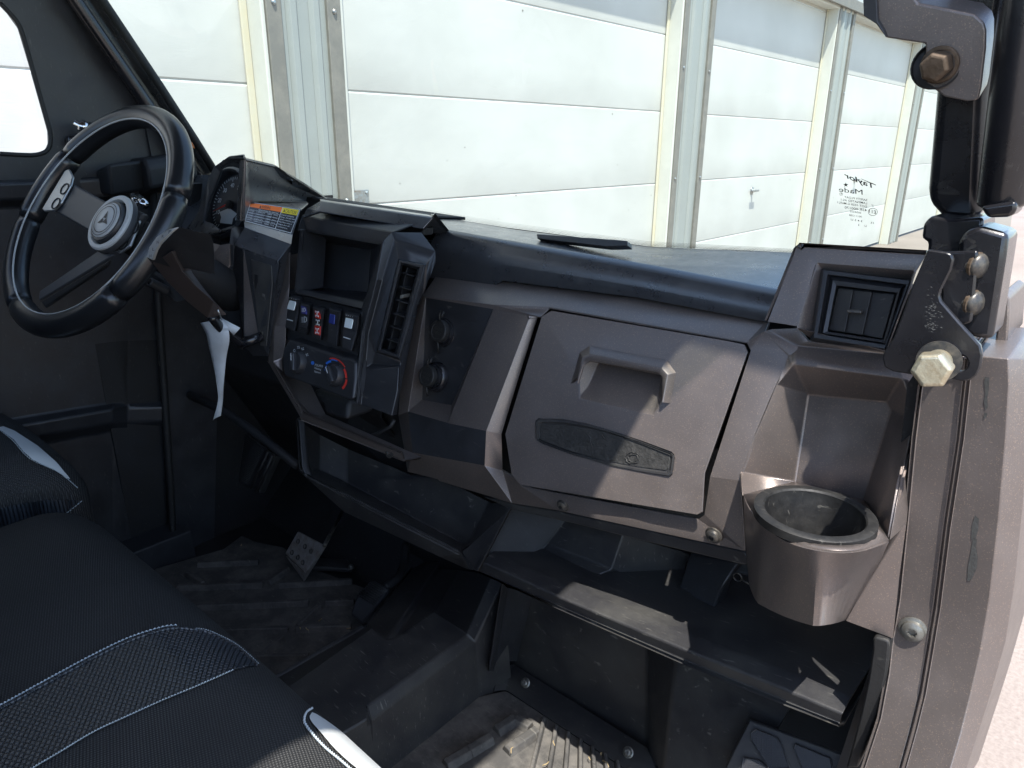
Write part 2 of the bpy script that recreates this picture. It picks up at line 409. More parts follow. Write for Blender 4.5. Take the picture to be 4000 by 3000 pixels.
# ================================================================== THE SETTING
def _ground(nt, b):
    n, l = nt.nodes, nt.links; tc = n.new('ShaderNodeTexCoord')
    a = n.new('ShaderNodeTexNoise'); a.inputs['Scale'].default_value = .7; a.inputs['Detail'].default_value = 10; a.inputs['Roughness'].default_value = .65; l.new(tc.outputs['Object'], a.inputs[0])
    v = n.new('ShaderNodeTexNoise'); v.inputs['Scale'].default_value = 90; v.inputs['Detail'].default_value = 4; l.new(tc.outputs['Object'], v.inputs[0])
    mx = n.new('ShaderNodeMix'); mx.data_type = 'FLOAT'; mx.inputs[0].default_value = .45; l.new(a.outputs[0], mx.inputs[2]); l.new(v.outputs[0], mx.inputs[3])
    rp = n.new('ShaderNodeValToRGB'); rp.color_ramp.elements[0].position = .34; rp.color_ramp.elements[1].position = .68
    rp.color_ramp.elements[0].color = (.175, .145, .125, 1); rp.color_ramp.elements[1].color = (.29, .245, .215, 1)
    l.new(mx.outputs[0], rp.inputs[0]); l.new(rp.outputs[0], b.inputs['Base Color']); b.inputs['Roughness'].default_value = .9
    bp = n.new('ShaderNodeBump'); bp.inputs['Strength'].default_value = .5; bp.inputs['Distance'].default_value = .004; l.new(v.outputs[0], bp.inputs['Height']); l.new(bp.outputs[0], b.inputs['Normal'])
M['ground'] = node_mat('worn_concrete', _ground)
bm = bmesh.new(); bmesh.ops.create_grid(bm, x_segments=4, y_segments=4, size=400)
g = obj('ground', bm, 'ground'); tag(g, kind='structure')

def _door(nt, b):
    n, l = nt.nodes, nt.links; tc = n.new('ShaderNodeTexCoord')
    mp = n.new('ShaderNodeMapping'); mp.inputs['Scale'].default_value = (1, 3, 30); l.new(tc.outputs['Object'], mp.inputs[0])
    g1 = n.new('ShaderNodeTexNoise'); g1.inputs['Scale'].default_value = 6; g1.inputs['Detail'].default_value = 6; l.new(mp.outputs[0], g1.inputs[0])
    g2 = n.new('ShaderNodeTexNoise'); g2.inputs['Scale'].default_value = 1.1; g2.inputs['Detail'].default_value = 4; l.new(tc.outputs['Object'], g2.inputs[0])
    rp = n.new('ShaderNodeValToRGB'); rp.color_ramp.elements[0].position = .3; rp.color_ramp.elements[1].position = .65
    rp.color_ramp.elements[0].color = (.55, .55, .51, 1); rp.color_ramp.elements[1].color = (.64, .64, .60, 1)
    l.new(g2.outputs[0], rp.inputs[0]); b.inputs['Roughness'].default_value = .5
    # road dust gathered along the lower edge of every section
    sx = n.new('ShaderNodeSeparateXYZ'); l.new(tc.outputs['Object'], sx.inputs[0])
    m1 = n.new('ShaderNodeMath'); m1.operation = 'SUBTRACT'; m1.inputs[1].default_value = .053; l.new(sx.outputs[2], m1.inputs[0])
    m2 = n.new('ShaderNodeMath'); m2.operation = 'DIVIDE'; m2.inputs[1].default_value = .53; l.new(m1.outputs[0], m2.inputs[0])
    m3 = n.new('ShaderNodeMath'); m3.operation = 'FRACT'; l.new(m2.outputs[0], m3.inputs[0])
    mr = n.new('ShaderNodeMapRange'); mr.inputs[1].default_value = .38; mr.inputs[2].default_value = 0; mr.inputs[3].default_value = 0; mr.inputs[4].default_value = 1; l.new(m3.outputs[0], mr.inputs[0])
    g3 = n.new('ShaderNodeTexNoise'); g3.inputs['Scale'].default_value = 2.3; g3.inputs['Detail'].default_value = 7; l.new(tc.outputs['Object'], g3.inputs[0])
    m4 = n.new('ShaderNodeMath'); m4.operation = 'MULTIPLY'; l.new(mr.outputs[0], m4.inputs[0]); l.new(g3.outputs[0], m4.inputs[1])
    mx = n.new('ShaderNodeMix'); mx.data_type = 'RGBA'; l.new(m4.outputs[0], mx.inputs[0]); l.new(rp.outputs[0], mx.inputs[6]); mx.inputs[7].default_value = (.42, .415, .385, 1)
    l.new(mx.outputs[2], b.inputs['Base Color'])
    bp = n.new('ShaderNodeBump'); bp.inputs['Strength'].default_value = .13; bp.inputs['Distance'].default_value = .003; l.new(g1.outputs[0], bp.inputs['Height'])
    b2 = n.new('ShaderNodeBump'); b2.inputs['Strength'].default_value = .35; b2.inputs['Distance'].default_value = .05; l.new(g2.outputs[0], b2.inputs['Height']); l.new(bp.outputs[0], b2.inputs['Normal'])
    l.new(b2.outputs[0], b.inputs['Normal'])
M['gdoor'] = node_mat('white_steel_door', _door)
M['jamb'] = mat('cream_jamb', (.66, .66, .60), .6, vary=-.1, vscale=4)
M['seal'] = mat('yellowed_seal', (.62, .59, .48), .7, vcol=(.62, .55, .38), vscale=3)
M['trim'] = mat('weathered_trim', (.215, .205, .18), .55, .2, vcol=(.30, .28, .24), vscale=12)
M['siding'] = mat('grey_steel_siding', (.34, .36, .34), .45, .1, vary=.08, vscale=3)
M['header'] = mat('grey_header', (.50, .52, .50), .5, vary=.1, vscale=3)
M['galv'] = mat('galvanised_steel', (.40, .45, .48), .35, .7, vcol=(.30, .22, .15), vscale=30)

gar = empty('garage', (-3, 5, 0)); tag(gar, 'long white garage row with sectional doors and grey steel siding beside the vehicle', 'garage')
DX, PX = -3.0, -2.88
TOP = 2.76
pil = [(-1.78, -1.38), (1.755, 2.12), (5.16, 5.64), (8.36, 8.86), (11.75, 12.25), (15.2, 15.7)]
def garage_door(y0, y1):
    bm = bmesh.new(); z = .035
    for k in range(6):
        z1 = min(.065+.53*(k+1)-.012, TOP+.1)
        if z1 <= z: break
        # face of the section with a rolled lower and upper lip
        pr = [(-.004, z), (0, z+.006), (0, z1-.010), (-.003, z1-.003), (-.006, z1)]
        for (xa, za), (xb, zb) in zip(pr, pr[1:]):
            bm.faces.new([bm.verts.new((DX+xa, y0, za)), bm.verts.new((DX+xa, y1, za)), bm.verts.new((DX+xb, y1, zb)), bm.verts.new((DX+xb, y0, zb))])
        z = z1
    bmesh.ops.remove_doubles(bm, verts=bm.verts, dist=1e-5)
    for v in bm.verts: pass
    bmesh.ops.recalc_face_normals(bm, faces=bm.faces)
    for f in bm.faces:
        if f.normal.x < 0: f.normal_flip()
    d = obj('garage_door', bm, 'gdoor', gar)
    mods(d, solid=.035)
    return d
doors = []
for (a0, a1), (b0, b1) in zip(pil, pil[1:]): doors.append(garage_door(a1-.02, b0+.02))
for y0, y1 in pil:
    o = box('pillar', (DX-.05, y0, 0), (PX-.012, y1, 2.9), 'siding', gar, .004)
    bm = bmesh.new()
    for s in (y0, y1): 
        box_bm(bm, (PX-.006, s+(.035 if s == y0 else -.035), 1.45), (.012, 0, 0), (0, .035, 0), (0, 0, 1.45))
    mods(obj('trim', bm, 'trim', o), .003)
    bm = bmesh.new(); w_ = y1-y0-.14; nr = 2
    for k in range(nr):
        yc = y0+.07+w_*(k+.5+(0 if nr > 1 else 0))/nr
        joinprism(bm, [(PX-.012, yc-.03, 0.02), (PX+.006, yc-.014, 0.02), (PX+.006, yc+.014, 0.02), (PX-.012, yc+.03, 0.02)], (0, 0, 2.85))
    mods(obj('siding_rib', bm, 'siding', o), .002)
    for zz in (.35, 1.15, 1.95):
        for s in (y0+.035, y1-.035):
            if 0 < y0 < 12: lathe('trim_screw', (PX+.006, s, zz), (1, 0, 0), [(.011, 0), (.011, .004), (.006, .009), (0, .010)], 'galv', o, 10)
    # the jamb facing back along the row, cream painted, and its yellowed seal
    box('door_jamb', (DX-.03, y0-.020, 0), (PX-.004, y0-.001, TOP), 'jamb', gar, .004)
    box('door_jamb', (DX-.03, y1+.001, 0), (PX-.004, y1+.02, TOP), 'jamb', gar, .004)
    box('door_seal', (DX+.004, y0-.052, 0.0), (DX+.016, y0-.021, TOP-.02), 'seal', gar, .003)
hd = box('header', (DX-.06, pil[0][0], TOP), (PX+.02, pil[-1][1], 3.6), 'header', gar, .006)
bm = bmesh.new()
for k in range(56):
    yc = pil[0][0]+.15+k*.305
    joinprism(bm, [(PX+.02, yc-.03, TOP+.09), (PX+.038, yc-.014, TOP+.09), (PX+.038, yc+.014, TOP+.09), (PX+.02, yc+.03, TOP+.09)], (0, 0, .74))
mods(obj('header_siding', bm, 'siding', hd), .002)
box('header_trim', (PX+.021, pil[0][0], TOP-.012), (PX+.045, pil[-1][1], TOP+.09), 'trim', hd, .004)
box('head_jamb', (DX-.05, pil[0][0], TOP-.03), (PX+.0, pil[-1][1], TOP-.001), 'jamb', gar, .004)
def t_handle(dr, y, z):
    bm = bmesh.new(); lathe_bm(bm, (DX+.002, y, z), (1, 0, 0), [(.035, 0), (.035, .006), (.014, .010), (.012, .045), (0, .046)], 16)
    box_bm(bm, (DX+.045, y, z), (.008, 0, 0), (0, .055, 0), (0, 0, .009)); bmesh.ops.recalc_face_normals(bm, faces=bm.faces)
    tag(mods(obj('door_handle', bm, 'silver', dr), .002))
t_handle(doors[2], 6.95, .98); t_handle(doors[3], 10.1, .98); t_handle(doors[1], 3.62, .62)
# slide lock on the door ahead
def slide_lock(dr, yc, zc):
    bm = bmesh.new(); box_bm(bm, (DX+.004, yc, zc), (.003, 0, 0), (0, .075, 0), (0, 0, .115))
    pl_ = mods(obj('lock_plate', bm, 'galv', dr), .002)
    bm = bmesh.new(); tube_bm(bm, [(DX+.03, yc-.10, zc+.015), (DX+.03, yc+.05, zc+.015)], .010)
    for dy in (-.045, .03): box_bm(bm, (DX+.022, yc+dy, zc+.015), (.016, 0, 0), (0, .012, 0), (0, 0, .022))
    box_bm(bm, (DX+.036, yc+.05, zc-.03), (.010, 0, 0), (0, .009, 0), (0, 0, .055))
    box_bm(bm, (DX+.02, yc-.02, zc-.055), (.014, 0, 0), (0, .035, 0), (0, 0, .014))
    for dy in (-.06, .06):
        for dz in (-.1, .1): lathe_bm(bm, (DX+.007, yc+dy, zc+dz), (1, 0, 0), [(.009, 0), (.007, .005), (0, .006)], 8)
    bmesh.ops.recalc_face_normals(bm, faces=bm.faces); mods(obj('lock_bolt', bm, 'galv', dr), .0015)
slide_lock(doors[1], 2.235, 1.07); slide_lock(doors[2], 5.70, 1.22)
# small dents and marks on the doors
bm = bmesh.new()
for k in range(60):
    yy = random.uniform(2.3, 12); zz = random.uniform(.1, 2.5); r_ = random.uniform(.0025, .006)
    lathe_bm(bm, (DX+.0012, yy, zz), (1, 0, 0), [(r_, 0), (r_*.5, .001), (0, .0012)], 6)
obj('dirt_speck', bm, 'trim', gar)

# ================================================================== THE VEHICLE
VEH = empty('utility_vehicle', (-.75, .3, 0))
tag(VEH, 'bronze and black two row utility vehicle seen through its open passenger door', 'utility vehicle')
# ---- cab shell that closes the footwell: floor, toe board, firewall
FZ = .585
fl = box('floor_pan', (-1.42, -.6, FZ-.04), (-.05, .74, FZ-.006), 'deep', VEH, .004)
facets('firewall', {'a': (-1.43, .72, FZ-.02), 'b': (-.12, .72, FZ-.02), 'c': (-1.43, .93, .78), 'd': (-.12, .88, .78), 'e': (-1.43, .95, 1.26), 'f': (-.10, .90, 1.26)},
       [('a', 'b', 'd', 'c'), ('c', 'd', 'f', 'e')], 'deep', VEH, .01, .01)
# ---- roof and rear of the cab (above and behind the photo; they shade the cabin)
prism('roof', [Vector(p) for p in ((-1.46, -.75, 1.985), (-.105, -.75, 1.985), (-.105, .478, 1.985), (.090, .470, 1.985), (.090, .70, 1.985), (-1.46, .70, 1.985))], (0, 0, .045), 'black', VEH, .012)  # front corner widened to shape the shadow edge on the dash
facets('rear_panel', {'a': (-1.44, -.55, .55), 'b': (-.06, -.55, .55), 'c': (-1.44, -.62, 1.40), 'd': (-.06, -.62, 1.40)}, [('a', 'b', 'd', 'c')], 'deep', VEH, 0, .03)
for sx in (-1.43, -.075):
    tube('rear_post', [(sx, -.58, .6), (sx, -.62, 1.98)], .025, 'gloss', VEH)
# hood in front of the glass
facets('hood', {'a': (-1.40, .86, 1.27), 'b': (-.12, .84, 1.27), 'c': (-1.32, 1.55, 1.13), 'd': (-.20, 1.55, 1.13), 'e': (-1.30, 1.62, .8), 'f': (-.22, 1.62, .8)},
       [('a', 'b', 'd', 'c'), ('c', 'd', 'f', 'e')], 'bronze', VEH, .02, .01)

# ---- PASSENGER DASH PANEL (bronze)
V = {}
# upper ledge under the black cap
V['u0'] = Y((945, 592), .706); V['u1'] = Y((1075, 606), .708); V['u2'] = Y((1380, 644), .708); V['u3'] = Y((1660, 690), .708)
for k, p in dict(l0=(912, 640), l1=(1063, 658), l2=(1163, 684), l3=(1187, 663), l4=(1614, 739), l5=(1650, 716)).items(): V[k] = FACE(p)
# left bronze rim beside the console
for k, p in dict(r0=T(7, (195, 210)), r1=T(7, (95, 590)), r2=T(7, (78, 860)), r3=T(7, (128, 1165)), r4=T(7, (290, 1205)), r5=T(7, (235, 1080)),
                 i0=T(7, (226, 224)), i2=T(7, (130, 840)), i3=T(7, (155, 1062))).items(): V[k] = FACE(p)
V['r3'] = Y(T(7, (128, 1165)), .60); V['r4'] = Y(T(7, (290, 1205)), .60); V['r5'] = Y(T(7, (235, 1080)), .592)
V['i3'] = Y(T(7, (155, 1062)), .588)
# socket recess
V['s0'] = FACE(T(7, (230, 226)), .004); V['s1'] = FACE(T(7, (590, 288)), .002); V['s2'] = FACE(T(7, (366, 806)), .024); V['s3'] = FACE(T(7, (206, 776)), .024)
V['s4'] = FACE(T(7, (345, 902)), -.002)
# raised face, ridge, bright facet
V['k1'] = FACE(T(7, (788, 325)), .0); V['k2'] = FACE(T(7, (552, 945)), -.016); V['k3'] = Y(T(7, (543, 1132)), .598)
V['g2'] = FACE(T(7, (634, 962)), .004); V['g3'] = Y(T(7, (640, 1160)), .616)
V['g1'] = FACE(T(7, (832, 312)), .002); 
V['d1'] = FACE(T(7, (690, 1192))); V['d1'] = Y(T(7, (684, 1190)), .602)
V['d2'] = Y(T(7, (738, 1243)), .606)
V['w0'] = Y(T(7, (300, 1216)), .612); V['w1'] = Y(T(7, (690, 1332)), .612); V['w2'] = Y(T(7, (940, 1374)), .614); V['w3'] = Y(T(7, (1945, 1592)), .612)
# right of the glove box
V['h1'] = FACE((1622, 757)); V['h2'] = FACE((1534, 1030)); V['h3'] = Y((1522, 1112), .622); V['h4'] = Y((1508, 1122), .624)
V['j0'] = FACE((1706, 768)); V['j1'] = FACE((1679, 829.5)); V['j2'] = FACE((1598, 1038)); V['j3'] = Y((1608, 1189), .612); V['j4']=FACE((1716.5, 785)); V['j5']=FACE((1722,748))
F = [('u0', 'u1', 'l1', 'l0'), ('u1', 'u2', 'l3', 'l1'), ('l1', 'l3', 'l2'), ('u2', 'u3', 'l4', 'l3'), ('u3', 'l5', 'l4'),
     ('l0', 'r0', 'i0'), ('r0', 'r1', 'i0'), ('r1', 'r2', 'i2', 'i0'), ('r2', 'r3', 'i3', 'i2'), ('r3', 'r4', 'r5', 'i3'),
     ('l0', 'i0', 'l1'), ('i0', 's1', 'l1'), ('i0', 'i2', 's3'), ('i0', 's3', 's2', 's1'), ('i2', 's4', 's2', 's3'),
     ('l1', 'l2', 'k1', 's1'), ('s1', 'k1', 'k2', 's4'), ('s1', 's4', 's2'), ('k1', 'g1', 'g2', 'k2'), ('k1', 'l2', 'g1'),
     ('k2', 'g2', 'g3', 'k3'), ('i2', 'i3', 'k3', 'k2', 's4'), ('i3', 'r5', 'r4', 'w0', 'w1', 'k3'), ('k3', 'w1', 'g3'),
     ('g3', 'w1', 'w2', 'd2', 'd1'), ('d2', 'w2', 'w3', 'h4'), ('h4', 'w3', 'j3', 'h3'), ('h3', 'j3', 'j2', 'h2'), ('h2', 'j2', 'j1', 'j0', 'h1'), ('l4', 'l5', 'j5', 'j4', 'j0', 'h1')]
F = [f for f in F if len(set(f)) > 2]
BLACK_FACES = {('i0', 's3', 's2', 's1'), ('i2', 'i3', 'k3', 'k2', 's4')}  # inset is black plastic; lower box face carries shade in its colour
dash = facets('passenger_dash_panel', V, F, ['bronze', 'black'], VEH, .0035, .004, mi=[1 if f in BLACK_FACES else 0 for f in F])
# dark backing behind the gap of the glove box
# ---- glove box door
gp = {'a': FACE(T(7, (852, 327)), -.004), 'b': FACE(T(7, (905, 296)), -.004), 'b2': FACE(T(7, (1850, 458)), -.004), 'c': FACE(T(7, (1942, 478)), -.004), 'd': FACE(T(7, (1958, 518)), -.004),
      'e': FACE(T(7, (1727, 1172)), -.005), 'f': Y(T(7, (1714, 1382)), .606), 'g': Y(T(7, (1690, 1396)), .607), 'h': Y(T(7, (740, 1236)), .592), 'i': Y(T(7, (690, 1182)), .590), 'j': FACE(T(7, (655, 962)), -.004)}
# hand recess inside the grip
hr = {'A': FACE(T(7, (1050, 650)), -.004), 'B': FACE(T(7, (1072, 588)), -.004), 'B2': FACE(T(7, (1110, 565)), -.004), 'Cc': FACE(T(7, (1480, 628)), -.004), 'D': FACE(T(7, (1500, 650)), -.004),
      'E': FACE(T(7, (1503, 782)), -.004), 'G': FACE(T(7, (1452, 860)), -.004), 'H': FACE(T(7, (1056, 768)), -.004),
      'm': FACE(T(7, (1158, 575)), .018), 'n': FACE(T(7, (1500, 640)), .018), 'o': FACE(T(7, (1478, 765)), .003), 'p': FACE(T(7, (1105, 706)), .003)}
gp.update(hr)
GF = [('a', 'b', 'b2', 'c', 'd', 'D', 'Cc', 'B2', 'B', 'A'), ('a', 'A', 'H', 'j'), ('d', 'E', 'D'), ('d', 'e', 'G', 'E'), ('j', 'H', 'G', 'e'), ('j', 'e', 'f', 'g', 'h', 'i'),
      ('A', 'B', 'B2', 'm', 'p', 'H'), ('m', 'n', 'o', 'p'), ('p', 'o', 'G', 'H'), ('B2', 'Cc', 'D', 'n', 'm'), ('D', 'E', 'o', 'n'), ('E', 'G', 'o')]
glove = facets('glove_box_door', gp, GF, 'bronze', VEH, .003, .006)
# raised grip around the recess
grip_o = [FACE(p, -.004) for p in T(7, (1010, 690), (1058, 520), (1112, 484), (1525, 562), (1577, 630), (1545, 795))]
gt = [FACE(p, -.012) for p in T(7, (1046, 648), (1072, 548), (1110, 530), (1500, 606), (1532, 640), (1505, 790))]
gi = [FACE(p, -.012) for p in T(7, (1046, 690), (1075, 592), (1112, 566), (1480, 628), (1503, 655), (1500, 785))]
gb = [FACE(p, .0) for p in T(7, (1050, 690), (1080, 594), (1115, 570), (1478, 634), (1500, 658), (1498, 780))]
V = {}; F = []
for i in range(6): V['o%d' % i] = grip_o[i]; V['t%d' % i] = gt[i]; V['i%d' % i] = gi[i]; V['b%d' % i] = gb[i]
for i in range(5):
    F += [('o%d' % i, 'o%d' % (i+1), 't%d' % (i+1), 't%d' % i), ('t%d' % i, 't%d' % (i+1), 'i%d' % (i+1), 'i%d' % i)]
gripo = facets('handle', V, F, 'bronze', glove, .0012, .0025)
# badge recess: frame, missing emblem with old glue
def inset(pts, s):
    c = sum(pts, Vector())/len(pts); return [c+(p-c)*s for p in pts]
def oval(pts2, o): return [FACE(p, o) for p in T(7, *pts2)]
bo = [(818, 890), (835, 877), (960, 880), (1100, 905), (1250, 950), (1400, 1005), (1560, 1070), (1572, 1085), (1560, 1180), (1545, 1194), (1400, 1172), (1200, 1130), (1000, 1065), (840, 1000), (818, 985)]
cx = sum(p[0] for p in bo)/len(bo); cy = sum(p[1] for p in bo)/len(bo)
def ring(sx, sy): return [(cx+(x-cx)*sx, cy+(y-cy)*sy) for x, y in bo]
V = {}; F = []; L = [(ring(1.0, 1.0), -.0046), (ring(.988, .955), -.0082), (ring(.965, .88), -.0082), (ring(.95, .83), -.0060), (ring(.93, .77), -.0056)]
n = len(bo)
for k, (rr, o_) in enumerate(L):
    for i in range(n): V[(k, i)] = FACE(T(7, *rr)[i], o_)
for k in range(len(L)-1):
    for i in range(n): F.append(((k, i), (k, (i+1) % n), (k+1, (i+1) % n), (k+1, i)))
F.append(tuple((len(L)-1, i) for i in range(n)))
facets('badge_recess', V, F, 'dusty', glove, .001, .002)
M['glue'] = mat('pitted_black_plastic', (.020, .020, .019), .55, 0, .5, .4, 320, vcol=(.040, .039, .037), vscale=90)
prism('badge_pad', [FACE(T(7, p)[0] if False else T(7, p), -.0066) for p in ring(.935, .79)], (0, .002, 0), 'glue', glove, .0005)
bm = bmesh.new()
for (cxx, cyy, rx, ry) in ((1342, 1090, 38, 30), (1345, 1092, 26, 20)):
    pts = [FACE(T(7, (cxx+rx*math.cos(t)*(1+.12*random.uniform(-1, 1)), cyy+ry*math.sin(t)*(1+.12*random.uniform(-1, 1)))), -.0072) for t in [i*2*math.pi/22 for i in range(22)]]
    tube_bm(bm, pts, [random.uniform(.0002, .0008) for _ in range(22)], 6, True)
for path in (((1110, 945), (1105, 965), (1118, 985), (1112, 1005), (1125, 1025)), ((1180, 955), (1178, 970), (1190, 985))):
    tube_bm(bm, [FACE(T(7, p), -.0070) for p in path], .0006, 6)
obj('glue_residue', bm, 'glue', glove)

# ---- screws of the lower edge
def screw(o, ax, r, name='screw', m='screw', parent=VEH, torx=True):
    bm = bmesh.new(); lathe_bm(bm, o, ax, [(r*1.25, -.001), (r*1.25, .0006), (r*1.0, .0014), (r*.92, .0042), (r*.62, .0058), (r*.42, .0060), (r*.40, .0030), (0, .0030)], 24)
    if torx:
        x, y, a = frame_of(ax)
        for k in range(6):
            d = x*math.cos(k*math.pi/3)+y*math.sin(k*math.pi/3); e = a.cross(d)
            box_bm(bm, Vector(o)+a*.0045+d*r*.42, d*r*.10, e*r*.12, a*.0013)
    bmesh.ops.recalc_face_normals(bm, faces=bm.faces); o_ = obj(name, bm, m, parent); o_.data.shade_smooth(); o_.data.set_sharp_from_angle(angle=R(40)); return o_
lown = Vector((0.0, -.97, -.2))
for p, r_ in ((T(7, (340, 1195)), .0068), (T(7, (967, 1342)), .0070), (T(7, (1780, 1508)), .0072)): screw(Y(p, .611), lown, r_, parent=VEH)

# ---- BLACK DASH CAP
wsh = lambda p, o=0.0: PL(p, .840+o, -.6, 1.305)
V = {}
cl = [(926, 600), (1069, 617), (1084, 606), (1380, 643), (1659, 696)]
for i, p in enumerate(cl): V['c%d' % i] = Y(p, .700)
md = [(926, 536), (1072, 566), (1088, 560), (1385, 606), (1672, 662)]
for i, p in enumerate(md): V['m%d' % i] = Y(p, [.703, .703, .703, .703, .703][i])
rl = [(946, 494), (1085, 519), (1100, 521), (1400, 574), (1690, 632)]
for i, p in enumerate(rl): V['r%d' % i] = Y(p, [.716, .716, .716, .714, .712][i])
bl = [(925, 463), (1090, 492), (1105, 494.5), (1400, 533), (1722, 546)]
for i, p in enumerate(bl): V['b%d' % i] = wsh(p, -.006)
ml = [(945, 482), (1088, 505), (1103, 507), (1400, 552), (1706, 588)]
for i, p in enumerate(ml): V['n%d' % i] = (V['r%d' % i]+V['b%d' % i])/2+Vector((0, 0, .002))
F = []
for a, b in (('c', 'm'), ('m', 'r'), ('r', 'n'), ('n', 'b')):
    for i in range(4): F.append(('%s%d' % (a, i), '%s%d' % (a, i+1), '%s%d' % (b, i+1), '%s%d' % (b, i)))
cap = facets('dash_cap', V, F, 'dash', VEH, .014, .004, seg=4)
# trim arch above the console
V = {}
ao = [(660, 470), T(2, (258, 1062)), T(2, (330, 1020)), T(2, (905, 1102)), T(2, (972, 1182)), T(2, (935, 1260)), T(2, (908, 1400))]
ai = [(668, 500), T(2, (240, 1100)), T(2, (322, 1072)), T(2, (855, 1160)), T(2, (850, 1190)), T(2, (935, 1260)), T(2, (908, 1400))]
for i, p in enumerate(ao): V['o%d' % i] = Y(p, [.60, .60, .625, .655, .713, .704, .70][i])
for i, p in enumerate(ai): V['i%d' % i] = Y(p, [.60, .60, .605, .645, .690, .704, .70][i])
V['q0'] = wsh((690, 428)); V['q1'] = wsh((925, 463)); V['z0'] = Y((640,440), .62)
F = [('o%d' % i, 'o%d' % (i+1), 'i%d' % (i+1), 'i%d' % i) for i in range(4) if i != 0] + [('o2', 'q0', 'q1', 'o3'), ('o3', 'q1', 'o4')]
F = [f for f in F]
V['q2'] = V['b0'] if 'b0' in V else V['q1']
facets('console_arch', V, F, 'dash', VEH, .005, .004)
# slot under the arch
prism('vent_slot', [Y(p, .66) for p in T(2, (300, 1085), (330, 1074), (850, 1160), (845, 1200), (700, 1180), (260, 1110))], (0, .02, 0), 'deep', VEH, .002)
# defroster strip lying on the cap
df = T(2, (1425, 1188), (1885, 1222), (1888, 1250), (1780, 1252), (1428, 1212))
V = {'a': Y(df[0], .755), 'b': Y(df[1], .745), 'c': Y(df[2], .742), 'd': Y(df[3], .738), 'e': Y(df[4], .748)}
prism('defroster_strip', list(V.values()), (0, .012, -.006), 'black', VEH, .0012)

# ---- windshield with its dotted band and maker's marks
wpts = [wsh((700, 424)), wsh((935, 466)), wsh((1161, 503)), wsh((1356, 529)), wsh((1493, 538)), wsh((1722, 548))]
wl, wr_ = Vector((-1.395, 0, 0)), Vector((-.095, 0, 0))
def wz(x, z): return Vector((x, .840-.6*(z-1.305), z))
bm = bmesh.new(); cols_ = [(-1.44, -.145), (-1.36, -.092), (-1.22, -.045), (-1.04, -.012), (-.85, 0), (-.098, 0)]
pr_ = [(bm.verts.new(wz(x_, 1.275)+Vector((0, o_, 0))), bm.verts.new(wz(x_, 1.975)+Vector((0, o_, 0)))) for x_, o_ in cols_]
for a_, b_ in zip(pr_, pr_[1:]):
    f_ = bm.faces.new((a_[0], b_[0], b_[1], a_[1])); f_.smooth = True
ws = obj('windshield', bm, 'glass', VEH); 
def glassframe(p): return wsh(p, -.0015)
bm = bmesh.new(); base = [(700, 427)]+[(925, 464), (1090, 491), (1400, 532), (1722, 549)]
tot = 0; segs = []
for a, b in zip(base, base[1:]):
    a, b = Vector(a), Vector(b); segs.append((a, b, (b-a).length))
L_ = sum(s[2] for s in segs); nd = 330
for row in range(4):
    for k in range(nd):
        s = (k+.5*(row % 2))/nd*L_; 
        for a, b, l_ in segs:
            if s <= l_: break
            s -= l_
        p = a+(b-a)*(s/l_); p.y -= 2.2+row*2.6
        ctr = glassframe(p); rr = .00085*(1-.13*row)
        ex = Vector((1, 0, 0)); ey = Vector((0, -.514, .857))
        fan_bm(bm, [ctr+ex*rr*math.cos(t)+ey*rr*math.sin(t) for t in [i*math.pi/3 for i in range(6)]])
obj('ceramic_dot_band', bm, 'inkblack', ws)
bm = bmesh.new()
for a, b, l_ in segs:
    joinprism(bm, [wsh(a+Vector((0, 0)), -.001), wsh(b, -.001), wsh(b+Vector((0, 7)), -.001), wsh(a+Vector((0, 7)), -.001)], (0, .0008, 0))
obj('ceramic_band', bm, 'inkblack', ws)
# maker's marks, printed on the outside and so reversed from in here
_zm = lambda x, y: ((3150+x/5.53)*.553, (650+y/5.53)*.553)
bm = bmesh.new()
def wtext(s, a, b, h, bold=.006):
    """a: start of line (zoom px), b: end of line, h: height vector in zoom px"""
    p0 = glassframe(_zm(*a)); p1 = glassframe(_zm(*b)); p2 = glassframe(_zm(a[0]+h[0], a[1]+h[1])); text_bm(bm, s, p0, p1-p0, p2-p0, bold=bold)
wtext('Taylor', (1480, 525), (830, 275), (-20, -150), .02)
wtext('Made', (1215, 612), (705, 545), (-5, -105), 0.0)
wtext('SAFETY FLOAT', (1315, 752), (820, 682), (0, -45)); wtext('LAMINATED AS-1', (1310, 822), (748, 740), (0, -48)); wtext('DOT-1028 G-M65L1', (1308, 893), (675, 795), (0, -46))
wtext('43R-000170', (1305, 975), (828, 910), (0, -52)); wtext('2634203', (1188, 1022), (940, 988), (0, -38)); wtext('30111338', (1197, 1108), (925, 1070), (0, -38))
wtext('2 4 5 U', (1212, 1205), (960, 1166), (0, -40)); wtext('15', (1452, 1245), (1388, 1236), (0, -40)); wtext('U', (1298, 1310), (1258, 1304), (0, -40)); wtext('2', (1145, 1284), (1118, 1280), (0, -40))
wtext('E11', (1500, 1030), (1355, 1000), (0, -75)); wtext('R', (765, 612), (735, 606), (0, -36)); wtext('//', (1452, 878), (1408, 868), (0, -55))
def wring(c, rx, ry, t_):
    for i in range(28):
        q = []
        for (a, k) in ((i, 1), (i+1, 1), (i+1, 0), (i, 0)):
            r1, r2 = rx-(0 if k else t_), ry-(0 if k else t_); tt = a*2*math.pi/28; q.append(glassframe(_zm(c[0]+r1*math.cos(tt), c[1]+r2*math.sin(tt))))
        fan_bm(bm, q)
wring((1435, 983), 102, 84, 9); wring((750, 597), 37, 32, 6)
st = []
for i in range(10):
    r_ = 62 if i % 2 == 0 else 24; t_ = -math.pi/2+i*math.pi/5; st.append((852+r_*math.cos(t_), 398+r_*.85*math.sin(t_)))
